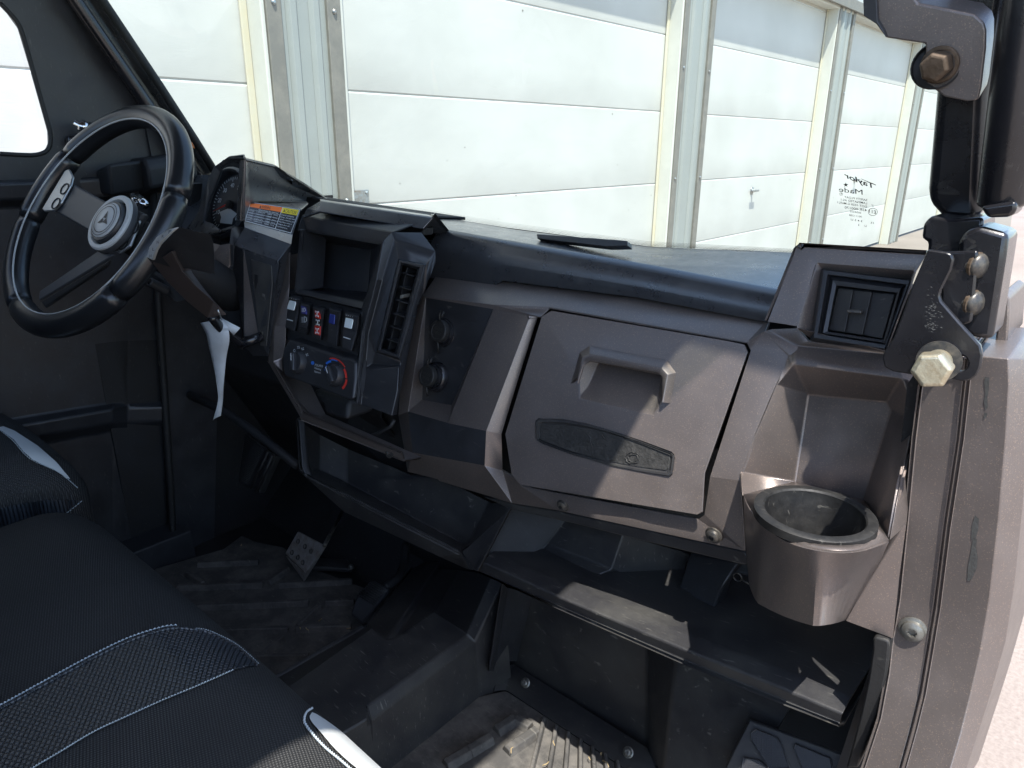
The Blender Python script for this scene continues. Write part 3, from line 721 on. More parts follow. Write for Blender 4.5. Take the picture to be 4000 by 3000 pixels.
for i in range(10): fan_bm(bm, [glassframe(_zm(852, 398)), glassframe(_zm(*st[i])), glassframe(_zm(*st[(i+1) % 10]))])
# sweeping cross bar of the T
fan_bm(bm, [glassframe(_zm(*p)) for p in ((1178, 262), (1500, 395), (1500, 412), (1178, 272))])
orient(bm); obj('maker_mark', bm, 'inkblack', ws)
def inp(p, poly):
    c = False; j = len(poly)-1
    for i in range(len(poly)):
        if (poly[i].y > p.y) != (poly[j].y > p.y) and p.x < (poly[j].x-poly[i].x)*(p.y-poly[i].y)/(poly[j].y-poly[i].y)+poly[i].x: c = not c
        j = i
    return c
# ---- PASSENGER SIDE CORNER: vent housing, pocket, cup holder
VN = lambda p, o=0.0: PL(p, .672+o, .36, 1.27)
V = {}
hp = dict(a=(200, 715), b=(410, 200), b2=(425, 150), c=(460, 130), d=(1440, 190), e=(1352, 330), f=(1345, 315), g=(590, 254), h=(568, 275), i=(428, 772), j=(430, 752))
for k, p in hp.items(): V[k] = VN(T(8, p))
V['bk'] = VN(T(8, (460, 130)))+Vector((0, .12, -.02)); V['dk'] = VN(T(8, (1440, 190)))+Vector((0, .12, -.02)); V['ak'] = V['a']+Vector((0, .08, 0))
V['b2k'] = V['b']+Vector((-.002, .10, -.01))
F = [('a', 'b', 'b2', 'c', 'g', 'h', 'i', 'j'), ('c', 'd', 'e', 'f', 'g'), ('c', 'bk', 'dk', 'd'), ('a', 'ak', 'b2k', 'b'), ('b', 'b2k', 'bk', 'b2'), ('b2', 'bk', 'c')]
corner = facets('vent_housing', V, F, 'bronze', VEH, .0018, .004)
# stepped recess walls
rings = [([(590, 254), (1345, 315), (1352, 330), (1290, 540), (1130, 960), (520, 880), (430, 770), (568, 275)], 0.0)]
def rect_rings(name, RR, m, parent, zt=8, fn=VN, bevel=.0015, close=False):
    V = {}; F = []; n = len(RR[0][0])
    for k, (pp, o_) in enumerate(RR):
        for i in range(n): V[(k, i)] = fn(T(zt, *pp)[i], o_)
    for k in range(len(RR)-1):
        for i in range(n): F.append(((k, i), (k, (i+1) % n), (k+1, (i+1) % n), (k+1, i)))
    if close: F.append(tuple((len(RR)-1, i) for i in range(n)))
    return facets(name, V, F, m, parent, bevel, .002)
rect_rings('vent_recess', [([(590, 254), (1348, 318), (1120, 955), (430, 772)], 0.0), ([(640, 330), (1320, 410), (1118, 930), (548, 850)], .012), ([(690, 420), (1230, 480), (1090, 860), (650, 790)], .040)], 'bronze', corner, close=True)
vent = rect_rings('side_vent', [([(618, 302), (1325, 385), (1128, 955), (532, 866)], .008), ([(640, 312), (1312, 396), (1116, 930), (560, 842)], -.001), ([(668, 345), (1290, 425), (1122, 900), (590, 815)], -.001),
                           ([(690, 352), (1275, 430), (1135, 895), (610, 812)], .006), ([(712, 392), (1240, 458), (1125, 884), (632, 806)], .0), ([(738, 432), (1215, 490), (1108, 862), (668, 796)], .001), ([(748, 446), (1206, 496), (1104, 852), (676, 784)], .020)], 'black', VEH, bevel=.001, close=True)
tops = [(752, 455), (872, 470), (1018, 486), (1196, 502)]; bots = [(680, 780), (806, 800), (945, 822), (1100, 850)]
for i in range(3):
    a, b = tops[i], tops[i+1]; c, d = bots[i+1], bots[i]
    pts = [VN(T(8, a), .007), VN(T(8, (b[0]-3, b[1])), .003), VN(T(8, (c[0]-3, c[1])), .003), VN(T(8, d), .007)]
    prism('louver', pts, (0, .0015, 0), 'dusty', vent, .0006)
prism('vent_tab', [VN(T(8, p), -.006) for p in ((820, 622), (932, 630), (930, 655), (822, 644))], (0, .006, 0), 'screw', vent, .0006)

# bright ledge + deep pocket
V = {}
P_ = dict(a=T(8, (375, 985)), b=T(8, (430, 905)), c=(1907.6, 761.7), e=T(8, (1130, 1135)), f=T(8, (400, 1050)))
V['a'] = FACE(P_['a']); V['b'] = FACE(P_['b'], .004); V['b0'] = VN(T(8, (428, 770)), .01); V['b1'] = VN(T(8, (520, 880)), .012); V['c0'] = VN(T(8, (1130, 960)), .012)
V['c'] = FACE(T(8, (1180, 975)), .004); V['c2'] = FACE((1990, 800), 0)
V['f'] = FACE(P_['f'], -.012); V['e'] = FACE(T(8, (1250, 1160)), -.012); V['e2'] = FACE((1985, 830), -.004)
V['h'] = FACE((1679, 829.5), -.003); V['l5'] = FACE((1650, 716)); V['l6'] = FACE(T(8, (205, 780)))
# rim
V['rl1'] = FACE((1640, 930), -.002); V['rl2'] = Y((1601, 1020), .600); V['rl3'] = Y((1606, 1068), .585)
# back of the pocket
V['p0'] = Y((1746, 852), .685); V['p1'] = Y((1915, 868), .685); V['p1b'] = Y((1926, 885), .70)
V['p2'] = Y((1716, 1039.5), .640); V['p3'] = Y((1866, 1079.5), .640)
V['tl'] = FACE((1725, 792), -.006); 
V['e1'] = FACE((1962, 860), -.006); V['q1'] = FACE((1974, 905), -.006); V['q2'] = Y((1945, 1040), .600); V['q3'] = Y((1923, 1163), .580)
V['s1'] = FACE((1981, 912), -.004); V['s2'] = Y((1958, 1130), .605); V['s3'] = Y((1942, 1250), .598); V['s4'] = Y((1929, 1379), .596); V['s5'] = Y((1828, 1341), .600); V['s0'] = FACE((1984, 840), -.004)
def isect(p, a, b, c):
    n = (V[b]-V[a]).cross(V[c]-V[a]); d = ray(*p); return CAM+d*((V[a]-CAM).dot(n)/d.dot(n))
V['rl2'] = FACE((1601, 1020)); V['rl1'] = V['h'].lerp(V['rl2'], .52)
V['p2'] = isect((1716, 1039.5), 'h', 'p0', 'rl2'); V['p3'] = isect((1866, 1079.5), 'p0', 'p1', 'p2'); V['p1b'] = isect((1926, 885), 'p0', 'p1', 'p2')
PK0, PK1 = V['p2'].copy(), V['p3'].copy()
F = [('b0', 'b1', 'b'), ('b1', 'c0', 'c', 'b'), ('b', 'c', 'e', 'f'), ('a', 'b', 'f'), ('c', 'c2', 'e2', 'e'), ('e', 'e2', 's0', 'e1'),
     ('f', 'tl', 'h', 'a') if False else ('a', 'f', 'h'), ('f', 'e', 'p1', 'p0'), ('f', 'p0', 'h'), ('h', 'p0', 'p2', 'rl1'), ('rl1', 'p2', 'rl2'), ('p0', 'p1', 'p1b', 'p3', 'p2'), ('e', 'e1', 'q1', 'p1b', 'p1'), ('q1', 'q2', 'q3', 'p3', 'p1b'),
     ('e1', 's0', 's1', 'q1'), ('q1', 's1', 's2', 'q3', 'q2'), ('q3', 's2', 's3', 's4', 's5'), ('rl2', 'p2', 'rl3'), ('l5', 'l6', 'b', 'a'), ('b0','b','l6')]
pocket = facets('door_side_pocket', V, F, 'bronze', VEH, .006, .003, seg=4)
# cup holder body: faceted cup hung from the dash
rim2 = [(1606, 1068), (1620, 1098), (1650, 1132), (1700, 1166), (1760, 1184), (1822, 1190), (1870, 1184), (1920, 1166)]
mid2 = [(1608, 1150), (1622, 1172), (1648, 1190), (1700, 1215), (1764, 1235), (1815, 1235), (1862, 1228), (1902, 1210)]
bot2 = [(1618, 1263), (1624, 1285), (1638, 1304), (1690, 1335), (1756, 1352), (1790, 1352), (1812, 1347), (1826, 1340)]
yr = [.585, .560, .535, .512, .500, .505, .525, .574]
def up2(L, ys, n=3):
    q = spline([Vector((p[0], p[1], y*1000)) for p, y in zip(L, ys)], n); return [Y((v.x, v.y), v.z/1000) for v in q]
def lin2(L, ys, cor=(0, 2, 4, 7), n=3):
    out = []
    for a_, b_ in zip(cor, cor[1:]):
        k = (b_-a_)*n
        for j in range(k):
            t = j/k; p = Vector(L[a_]).lerp(Vector(L[b_]), t); out.append(Y(p, ys[a_]+(ys[b_]-ys[a_])*t))
    out.append(Y(L[-1], ys[-1])); return out
CUPZ = 1.1305
ring_c = Zc((1758, 1114), CUPZ)
def mixr(L, ys): return [a_.lerp(b_, .5) for a_, b_ in zip(lin2(L, ys), up2(L, ys))]
RR_ = [up2(rim2, yr), up2([(a_[0], a_[1]+5) for a_ in rim2], [y-.003 for y in yr]), mixr(mid2, [y+.004 for y in yr]), mixr(bot2, [y+.022 for y in yr])]
V = {}; F = []
nn = len(RR_[0])
for k, row in enumerate(RR_):
    for i, p in enumerate(row): V[(k, i)] = p
for k in range(3):
    for i in range(nn-1): F.append(((k, i), (k, i+1), (k+1, i+1), (k+1, i)))
for i in range(nn): V[(4, i)] = V[(3, i)]+Vector((0, .03, .004))
for i in range(nn-1): F.append(((3, i), (3, i+1), (4, i+1), (4, i)))
bm = bmesh.new(); vv = {k: bm.verts.new(v) for k, v in V.items()}
for f in F: bm.faces.new([vv[k] for k in f])
orient(bm); cup = obj('cup_holder', bm, 'bronze', VEH, smooth=True); cup.data.set_sharp_from_angle(angle=R(50)); mods(cup, solid=.003)
# top ledge between the round well and the dash
k0, k1 = PK0, PK1
outer = RR_[0]+[k1, (k1+k0)/2, k0]
hole = [ring_c+Vector((.043*math.cos(t), .043*math.sin(t), 0)) for t in [i*2*math.pi/36 for i in range(36)]]
o2 = [Vector((p.x, p.y)) for p in outer]; h2 = [Vector((p.x, p.y)) for p in hole]
vs, es, fs, *_ = delaunay_2d_cdt(o2+h2, [], [list(range(len(o2)))[::-1], list(range(len(o2), len(o2)+len(h2)))], 0, 1e-6)
zs = outer+hole; bm = bmesh.new()
def zof(v):
    return min(zs, key=lambda p: (p.x-v.x)**2+(p.y-v.y)**2).z
nv = [bm.verts.new((v.x, v.y, zof(v))) for v in vs]
for f in fs:
    cc = sum((vs[i] for i in f), Vector((0, 0)))/len(f)
    if inp(cc, o2) and not inp(cc, h2): bm.faces.new([nv[i] for i in f])
for v in [v for v in bm.verts if not v.link_faces]: bm.verts.remove(v)
orient(bm); led_ = obj('cup_ledge', bm, 'bronze', cup, smooth=True); led_.data.set_sharp_from_angle(angle=R(40)); mods(led_, solid=.003)
# liner: rubber rim ring and cup well
liner = lathe('cup_liner', ring_c, (0, 0, 1), [(.024, -.050), (.0385, -.004), (.0388, .003), (.040, .0045), (.0460, .0045), (.0476, .0035), (.0478, -.003), (.0430, -.0035)], 'linerrubber', cup, 48)
lathe('cup_floor', ring_c+Vector((0, 0, -.050)), (0, 0, 1), [(0, 0), (.024, 0), (.0246, .003)], 'linerrubber', cup, 48)

# ---- DOOR JAMB (outer bronze body) right of the dash
c0 = [(2008, 800), (1993, 829.5), (1978, 950), (1961, 1130), (1944, 1296), (1929, 1382), (1921, 1454), (1903, 1551), (1868, 1659), (1850, 1705)]
c1 = [(2094, 768), (2087, 829.5), (2074, 950), (2045, 1142), (2024, 1310), (2008, 1407), (1992, 1500), (1974, 1573), (1950, 1659), (1932, 1710)]
c2 = [(2178, 775), (2180, 829.5), (2173, 950), (2158, 1120), (2138, 1295), (2118, 1410), (2096, 1505), (2076, 1585), (2054, 1659), (2038, 1715)]
c3 = [(2212, 775), (2226, 829.5), (2222, 950), (2210, 1085), (2191, 1265), (2172, 1385), (2140, 1498), (2115, 1577), (2088, 1659), (2070, 1715)]
yj = [.612, .612, .612, .612, .610, .604, .596, .585, .570, .56]
V = {}; F = []
for i in range(10):
    V[(0, i)] = Y(c0[i], yj[i]); V[(1, i)] = Y((c1[i][0]-7, c1[i][1]), yj[i]-.002); V[(2, i)] = Y(c1[i], yj[i]+.003); V[(3, i)] = Y((c1[i][0]+7, c1[i][1]), yj[i]-.004)
    V[(4, i)] = Y(c2[i], yj[i]-.006); V[(5, i)] = Y(c3[i], yj[i]+.012); V[(6, i)] = V[(5, i)]+Vector((.006, .05, 0)); V[(7, i)] = V[(5, i)]+Vector((-.01, .25, 0))
    V[(-1, i)] = V[(0, i)]+Vector((0, .05, 0))
for i in range(9):
    for k in range(-1, 7): F.append(((k, i), (k+1, i), (k+1, i+1), (k, i+1)))
V['t0'] = V[(0, 0)]+Vector((0, .10, .004)); V['t1'] = V[(1, 0)]+Vector((0, .10, .004)); V['t3'] = V[(3, 0)]+Vector((0, .10, .004)); V['t4'] = V[(4, 0)]+Vector((0, .10, .004)); V['t5'] = V[(5, 0)]+Vector((0, .10, .0))
F += [((0, 0), 't0', 't1', (1, 0)), ((1, 0), 't1', 't3', (3, 0), (2, 0)), ((3, 0), 't3', 't4', (4, 0)), ((4, 0), 't4', 't5', (5, 0))]
jamb = facets('door_jamb_panel', V, F, 'bronze', VEH, .004, .003, seg=3, eye=CAM+Vector((.6, -.5, 0)))
bj = bvh_of(jamb)
# raised lip at the outer edge, upper right
prism('jamb_lip', [Y(p, .66) for p in T(8, (1985, 880), (2025, 500), (2060, 495), (2100, 530), (2095, 700), (2080, 885))], (0, .08, 0), 'bronze', VEH, .004)
# step across the outer band
# worn patches
inlay('paint_wear', bj, T(12, (1875, 0), (1900, 10), (1895, 60), (1905, 130), (1900, 200), (1860, 285), (1835, 290), (1840, 200), (1860, 90)), 'grime', jamb, .0004, 5)
inlay('paint_wear', bj, T(8, (1905, 1150), (1940, 1155), (1938, 1240), (1925, 1320), (1930, 1390), (1910, 1410), (1898, 1350), (1910, 1270), (1900, 1200)), 'grime', jamb, .0004, 5)
inlay('paint_wear', bj, T(11, (1900, 185), (1920, 190), (1915, 215), (1895, 225)), 'grime', jamb, .0004, 3)
inlay('paint_wear', bj, T(11, (1840, 850), (1865, 870), (1862, 940), (1842, 1010), (1815, 1010), (1818, 930)), 'grime', jamb, .0004, 5)
h = cast(bj, T(11, (1440, 1595)))
sc_ = screw(h[0], Vector((0.05, -1, .05)), .0092, m='screw2'); 
# rubber door seal lower down
ws_o = T(12, (1205, 672), (1225, 660), (1310, 686), (1318, 720), (1300, 900), (1245, 1150), (1150, 1400), (1110, 1531)); ws_i = T(12, (1205, 740), (1175, 950), (1130, 1160), (1080, 1350), (1030, 1531))
pts = [Y(p, .592) for p in ws_o+ws_i[::-1]]
prism('door_seal', pts, (0, .03, 0), 'rubber', VEH, .004)
# dark void between dash and jamb
prism('jamb_gap_backing', [Y(p, .64) for p in ((2000, 770), (1960, 830), (1900, 1380), (1800, 1680), (1900, 1680), (1960, 1380), (2010, 830))], (0, .01, 0), 'deep', VEH, 0)

# ---- A POST, BRACKET AND BOLTS
PT = lambda p, o=0.0: PL(p, .605+o, -.12, 1.36)
def post(name, tl, tr, bl_, br, o_):
    a = PT(tl, o_); b = PT(tr, o_); c = PT(bl_, o_); d = PT(br, o_); r_ = ((b-a).length+(d-c).length)/4
    t0 = (a+b)/2; t1 = (c+d)/2; dr = (t0-t1).normalized(); back = Vector((0, r_, 0))
    return t0+back+Vector((.0, -.03, .35)), t1+back, r_
postp = empty('front_post', (0, 0, 0)); postp.parent = VEH; postp.matrix_parent_inverse = Matrix.Translation(-VEH.location)
a, b, r_ = post('', (2046, 0), (2196, 0), T(3, (1930, 1250)), T(3, (2185, 1250)), 0.0)
bm = bmesh.new(); dr = (a-b).normalized()
tube_bm(bm, [b-dr*.006, b-dr*.002, b, a], [r_*.6, r_*.93, r_, r_], 28); bmesh.ops.recalc_face_normals(bm, faces=bm.faces); obj('tube', bm, 'gloss', postp)
a2, b2, r2 = post('', (2052, 0), (2160, 0), T(3, (1620, 1250)), T(3, (1955, 1250)), .01)
# front tube: wider flattened member seen to the left
pa = [PT(p, .05) for p in (T(3, (1690, 0)), T(3, (1660, 570)), T(3, (1602, 1245)), T(3, (1700, 1370)), T(3, (1920, 1390)), T(3, (1950, 1320)), T(3, (1985, 600)), T(3, (2080, 0)))]
pa[0] += Vector((.01, -.03, .32)); pa[-1] += Vector((.01, -.03, .32))
fr = prism('tube', pa, (0, .045, .02), 'gloss', postp, .012, 4)
c_ = [PT(p, -.004) for p in T(3, (1940, 1275), (2165, 1240), (2170, 1300), (2130, 1340), (1985, 1345))]
prism('post_cap', c_, (0, .03, 0), 'gloss', postp, .004, 3)
# post foot: dark casting between tube and dash
prism('post_foot', [Y(p, .615) for p in T(3, (1640, 1330), (1590, 1380), (1578, 1475), (1620, 1490), (1612, 1580), (1900, 1600), (1960, 1440), (1960, 1340), (1760, 1350))], (0, .05, 0), 'gloss', postp, .006)
br = prism('post_bracket', [Y(p, .600) for p in T(8, (1690, 90), (1740, 10), (1850, -40), (2095, 28), (2062, 250), (1965, 862), (1800, 842), (1690, 780))], (0, .045, 0), 'gloss', VEH, .004)
prism('bracket_plate', [Y(p, .592) for p in T(8, (1560, 172), (1845, 158), (1850, 200), (1808, 660), (1800, 720), (1740, 745), (1560, 700))], (0, .005, 0), 'gloss', VEH, .0016)
hz = T(8, (1450, 160), (1462, 152), (1600, 172), (1640, 188), (1658, 230), (1640, 310), (1560, 470), (1548, 515), (1562, 560), (1700, 720), (1868, 905), (1885, 985), (1868, 1080), (1840, 1140), (1790, 1178), (1725, 1187), (1620, 1165), (1340, 1135), (1180, 1110), (1115, 1075), (1098, 1010), (1110, 960), (1190, 840), (1270, 620), (1340, 420))
# the tab has a round slot to the right of the big bolt: bridge the outline around it
hpl = bmesh.new()
outer = [Vector((x, y)) for x, y in hz]; sl_c = (1740-0, 1045); hole2 = [Vector(T(8, (1712+60*math.cos(t), 1045+64*math.sin(t)))) for t in [i*2*math.pi/20 for i in range(20)]]
allv = outer+hole2; no = len(outer)
vs, es, fs, *_ = delaunay_2d_cdt(allv, [], [list(range(no)), list(range(no, no+20))[::-1]], 4, 1e-4)
nv = [hpl.verts.new(Y(v, .574)) for v in vs]
for f in fs:
    cc = sum((vs[i] for i in f), Vector((0, 0)))/len(f)
    if inp(cc, outer) and not inp(cc, hole2): hpl.faces.new([nv[i] for i in f])
for v in [v for v in hpl.verts if not v.link_faces]: hpl.verts.remove(v)
orient(hpl); hinge = obj('hinge_plate', hpl, 'gloss', VEH); mods(hinge, solid=.0055); mods(hinge, .0012, 2, ang=40)
bm = bmesh.new()
for k in range(90):
    u_ = random.gauss(1490, 30); v_ = random.gauss(600, 85) if k % 3 else random.gauss(760, 20); a_ = random.gauss(.15, .25); l_ = random.uniform(4, 16); w_ = random.uniform(.8, 3)
    c_, s_ = math.cos(a_), math.sin(a_)
    fan_bm(bm, [Y(T(8, (u_+x_*c_-y_*s_, v_+x_*s_+y_*c_)), .5735) for x_, y_ in ((-l_, 0), (0, -w_), (l_, 0), (0, w_))])
obj('scuff_marks', bm, 'scuff', hinge)
# the big zinc hex bolt
bc = Y(T(8, (1545, 1025)), .572); ax = (Y(T(8, (1478, 1110)), .528)-bc).normalized()
bolt = empty('hinge_bolt', (0, 0, 0)); bolt.parent = VEH; bolt.matrix_parent_inverse = Matrix.Translation(-VEH.location)
k_ = (Y(T(8, (1100+100, 1000)), .57)-Y(T(8, (1200+134, 1000)), .57)).length/134     # metres per zoom px at the plate
lathe('washer', bc, ax, [(172*k_, 0), (174*k_, .0015), (172*k_, .003), (0, .003)], 'screw', bolt, 36)
lathe('shank', bc, ax, [(104*k_, .002), (104*k_, .022), (92*k_, .024), (92*k_, .030)], 'bolt', bolt, 32)
bm = bmesh.new(); hr6 = 152*k_
lathe_bm(bm, bc+ax*.026, ax, [(hr6*.96, 0), (hr6, .0012), (hr6, .0145)], 6, ref=(.3, 0, 1)); lathe_bm(bm, bc+ax*.026, ax, [(hr6, .0145), (hr6*.84, .0165)], 6, ref=(.3, 0, 1))
f = bm.faces.new([v for v in bm.verts if abs((v.co-(bc+ax*.026)).dot(ax)-.0165) < 1e-5]); bmesh.ops.remove_doubles(bm, verts=bm.verts, dist=1e-6); bmesh.ops.recalc_face_normals(bm, faces=bm.faces)
mods(obj('bolt_head', bm, 'bolt', bolt), .0012, 3)
# rusty dome bolts of the post bracket
for p in ((1862, 280), (1832, 575)):
    o_ = Y(T(8, p), .598); bm = bmesh.new(); lathe_bm(bm, o_, (.95, -.42, .0), [(.0088, -.012), (.0088, .0005), (.0078, .002), (.0048, .0038), (0, .0044)], 20); bmesh.ops.recalc_face_normals(bm, faces=bm.faces)
    obj('carriage_bolt', bm, 'screw', VEH, smooth=True)
    bm = bmesh.new(); lathe_bm(bm, o_, (.95, -.42, 0), [(.0096, -.003), (.0096, -.001), (.0088, -.0006)], 20); obj('rust_ring', bm, 'rust', VEH)
# moulded upper piece by the post with its bolt
up = T(3, (1215, -60), (1222, 100), (1300, 150), (1362, 236), (1600, 272), (1604, 300), (1590, 478), (1610, 520), (1722, 600), (1860, 628), (1905, 626), (1932, 612), (1948, 540), (1976, 300), (1978, 190), (1965, 140), (1905, 90), (1720, 52), (1560, 20), (1500, -60))
UPF = lambda p, o=0.0: PL(p, .612+o, -.12, 1.48)
mo = prism('upper_moulding', [UPF(p) for p in up], (0, .02, .01), 'bronze', VEH, .003, 3)
prism('moulding_edge', [UPF(p, -.004) for p in T(3, (1215, -60), (1222, 100), (1300, 150), (1362, 236), (1345, 190), (1308, 130), (1300, -60))], (0, .015, .006), 'black', mo, .002)
rc = T(3, (1675, 410))
lathe('bolt_recess', UPF(rc, .004), (.1, -1, .15), [(.0, -.0), (.0150, .000), (.0165, .0035), (.0155, .0045)], 'deep', mo, 28)
bm = bmesh.new(); o_ = UPF(T(3, (1690, 400)), -.002); ax2 = (UPF(T(3, (1640, 425)), -.02)-o_).normalized()
lathe_bm(bm, o_, ax2, [(.0125, -.001), (.0125, .001), (.0100, .0012)], 24); lathe_bm(bm, o_, ax2, [(.0098, .001), (.0100, .0125), (.0080, .0142), (0, .0142)], 6)
bmesh.ops.recalc_face_normals(bm, faces=bm.faces); mods(obj('rusty_bolt', bm, 'rust', mo), .0008)
# ================================================================== CENTRE CONSOLE
V = {}
def sv(k, p, o=0.0): V[k] = STK(p, o)
# outer bezel, left column (bronze edge) down to the bottom corner, then along the bottom
sv('a0', T(6, (318, -60)), .012); sv('a1', T(6, (262, 20)), .02); sv('L0', T(6, (205, 20)), .0) ; sv('L1', T(6, (112, 620))); sv('L2', T(6, (104, 865))); sv('L3', T(6, (368, 1312))); 
sv('M0', T(6, (272, 0)), -.004); sv('M1', T(6, (160, 620)), -.004); sv('M2', T(6, (135, 858)), -.004); sv('M3', T(6, (378, 1270)), -.004)
# pocket
sv('p0', T(5, (998, 508)), .004); sv('p1', T(5, (1725, 636)), .004); sv('p2', T(5, (1648, 716)), -.006); sv('p3', T(5, (1482, 1252)), -.004); sv('p4', T(5, (945, 1125)), -.004); sv('p5', T(5, (972, 610)), -.004)
sv('i0', T(5, (1018, 612)), .004); sv('i1', T(5, (1640, 722)), .004); sv('i3', T(5, (1500, 1196)), .004); sv('i4', T(5, (968, 1098)), .004)
sv('b0', T(5, (1045, 690)), .075); sv('b1', T(5, (1556, 778)), .075); sv('b3', T(5, (1532, 1128)), .07); sv('b4', T(5, (1010, 1078)), .07)
F = [('p0', 'p1', 'p2', 'i1', 'i0', 'p5'), ('p2', 'p3', 'i3', 'i1'), ('p3', 'p4', 'i4', 'i3'), ('p4', 'p5', 'i0', 'i4'),
     ('i0', 'i1', 'b1', 'b0'), ('i1', 'i3', 'b3', 'b1'), ('i3', 'i4', 'b4', 'b3'), ('i4', 'i0', 'b0', 'b4'), ('b0', 'b1', 'b3', 'b4')]
V['n0'] = V['p5']+Vector((-.002, .05, .0)); V['n1'] = V['p4']+Vector((-.004, .05, 0)); V['n2'] = V['p0']+Vector((0, .05, 0))
F += [('p5', 'p4', 'n1', 'n0'), ('p0', 'p5', 'n0', 'n2')]
F.append(('p0', 'p1', 'topR', 'topL')); V['topL'] = V['p0']+Vector((.01, .045, .012)); V['topR'] = V['p1']+Vector((.01, .045, .012))
pockt = facets('storage_pocket', {k: V[k] for k in V if k[0] in 'pibnt'}, F, 'black', VEH, .004, .003, seg=4)
V2 = V; V = {}
# left gap + bezel column with warm edge
for k, p, o in (('a', T(6, (270, -30)), -.002), ('b', T(6, (205, 0)), .0), ('c', T(6, (112, 600)), .0), ('d', T(6, (104, 862)), 0), ('e', T(6, (368, 1312)), 0), ('f', T(6, (1190, 1650)), .012), ('f2', T(6, (1180, 1640)), .02),
                ('g', T(6, (190, 0)), .02), ('h', T(6, (150, 560)), -.006), ('i', T(6, (138, 858)), -.006), ('j', T(6, (384, 1275)), -.006), ('k', T(6, (1175, 1600)), .006),
                ('m', T(6, (265, 240)), -.004), ('n', T(6, (235, 560)), -.004), ('o', T(6, (235, 700)), 0), ('q', T(6, (210, 830)), .004), ('r', T(6, (215, 960)), .004), ('s', T(6, (262, 975)), .004), ('t', T(6, (330, 1150)), .012), ('u', T(6, (390, 1225)), .012), ('v', T(6, (470, 1312)), .014), ('w', T(6, (1015, 1555)), .018)): V[k] = STK(p, o)
V['b_'] = V['c']+Vector((-.004, .05, 0)); V['d_'] = V['d']+Vector((-.004, .05, 0)); V['e_'] = V['e']+Vector((0, .04, -.006)); V['f_'] = V['f']+Vector((0, .03, -.006))
V['top'] = V['b']+Vector((-.004, .05, 0))
F = [('a', 'b', 'c', 'h', 'm'), ('c', 'd', 'i', 'h'), ('d', 'e', 'j', 'i'), ('e', 'f', 'k', 'j'), ('m', 'h', 'n'), ('h', 'i', 'q', 'o', 'n'), ('i', 'r', 'q'), ('i', 'j', 't', 's', 'r'), ('j', 'v', 'u', 't'), ('j', 'k', 'w', 'v'),
     ('b', 'top', 'b_', 'c'), ('c', 'b_', 'd_', 'd'), ('d', 'd_', 'e_', 'e'), ('e', 'e_', 'f_', 'f')]
bez = facets('console_bezel', V, F, 'bronze', VEH, .003, .003)
# right column, vent surround and the panel under the vent
V = {}
for k, p, o in (('A', T(5, (1725, 636)), .004), ('B', T(5, (1648, 716)), -.006), ('C', T(6, (975, 200)), -.010), ('D', T(6, (868, 620)), -.010), ('E', T(6, (838, 900)), -.008), ('G', T(6, (822, 1195)), -.004),
                ('p3', T(5, (1482, 1252)), -.004), ('p3b', T(6, (865, 480)), -.002), ('Db', T(6, (825, 800)), -.002), ('Gb', T(6, (790, 1165)), .002),
                ('A1', T(5, (1745, 700)), .006), ('C1', T(6, (1020, 200)), .004), ('D1', T(6, (905, 640)), .006), ('E1', T(6, (880, 915)), .008), ('G1', T(6, (852, 1200)), .006),
                ('H', T(5, (1962, 640)), .03), ('I', T(5, (2066, 790)), .022), ('I2', T(5, (2078, 880)), .03), ('J', T(5, (1725, 700)), -.002), ('K', T(6, (1362, 285)), .03), ('L', T(6, (1300, 420)), .036),
                ('v0', T(6, (1148, 18)), .006), ('v1', T(6, (1382, 64)), .010), ('v2', T(6, (1165, 850)), .014), ('v3', T(6, (968, 782)), .012),
                ('w0', T(6, (1175, 880)), .018), ('w1', T(6, (1150, 1100)), .012), ('w2', T(6, (1102, 1292)), .008), ('w3', T(6, (1140, 1285)), .02), ('w4', T(6, (940, 872)), .016), ('w5', T(6, (1160, 897)), .010), ('x', T(6, (1330, 330)), .045), ('y', T(6, (1160, 1130)), .03)): V[k] = STK(p, o)
F = [('A', 'B', 'C', 'C1', 'A1'), ('C', 'D', 'D1', 'C1'), ('D', 'E', 'E1', 'D1'), ('E', 'G', 'G1', 'E1'), ('B', 'p3', 'p3b', 'D', 'C'), ('p3b', 'Db', 'E', 'D'), ('Db', 'Gb', 'G', 'E'),
     ('A1', 'C1', 'v0'), ('C1', 'D1', 'v3', 'v0'), ('D1', 'E1', 'w4', 'v3'), ('A', 'H', 'I', 'A1'), ('A1', 'I', 'v1', 'v0'), ('I', 'I2', 'K', 'v1'), ('v1', 'K', 'L', 'v2'), ('v3', 'w4', 'w0', 'v2'), ('v2', 'L', 'w0'),
     ('w4', 'E1', 'w5', 'w0'), ('E1', 'G1', 'w2', 'w1', 'w5'), ('w0', 'w5', 'w1', 'y'), ('L', 'y', 'w0'), ('L', 'x', 'y'), ('w1', 'w2', 'w3', 'y'), ('K', 'x', 'L')]
col = facets('console_trim', V, F, 'black', VEH, .0035, .003, seg=4)
ST6 = lambda p, o=0.0: STK(p, o)
vt = rect_rings('centre_vent', [([(1150, 20), (1380, 66), (1163, 846), (970, 780)], .008), ([(1160, 34), (1366, 76), (1156, 826), (984, 770)], -.001), ([(1172, 52), (1330, 92), (1138, 800), (1004, 754)], -.001), ([(1186, 72), (1310, 106), (1128, 786), (1018, 744)], .004), ([(1190, 76), (1306, 110), (1126, 782), (1022, 742)], .03)], 'black', VEH, 6, STK, .001, True)
lv = [((1180, 130), (1278, 160)), ((1155, 240), (1253, 272)), ((1130, 350), (1228, 382)), ((1102, 458), (1202, 492)), ((1077, 560), (1176, 596)), ((1050, 665), (1150, 702))]
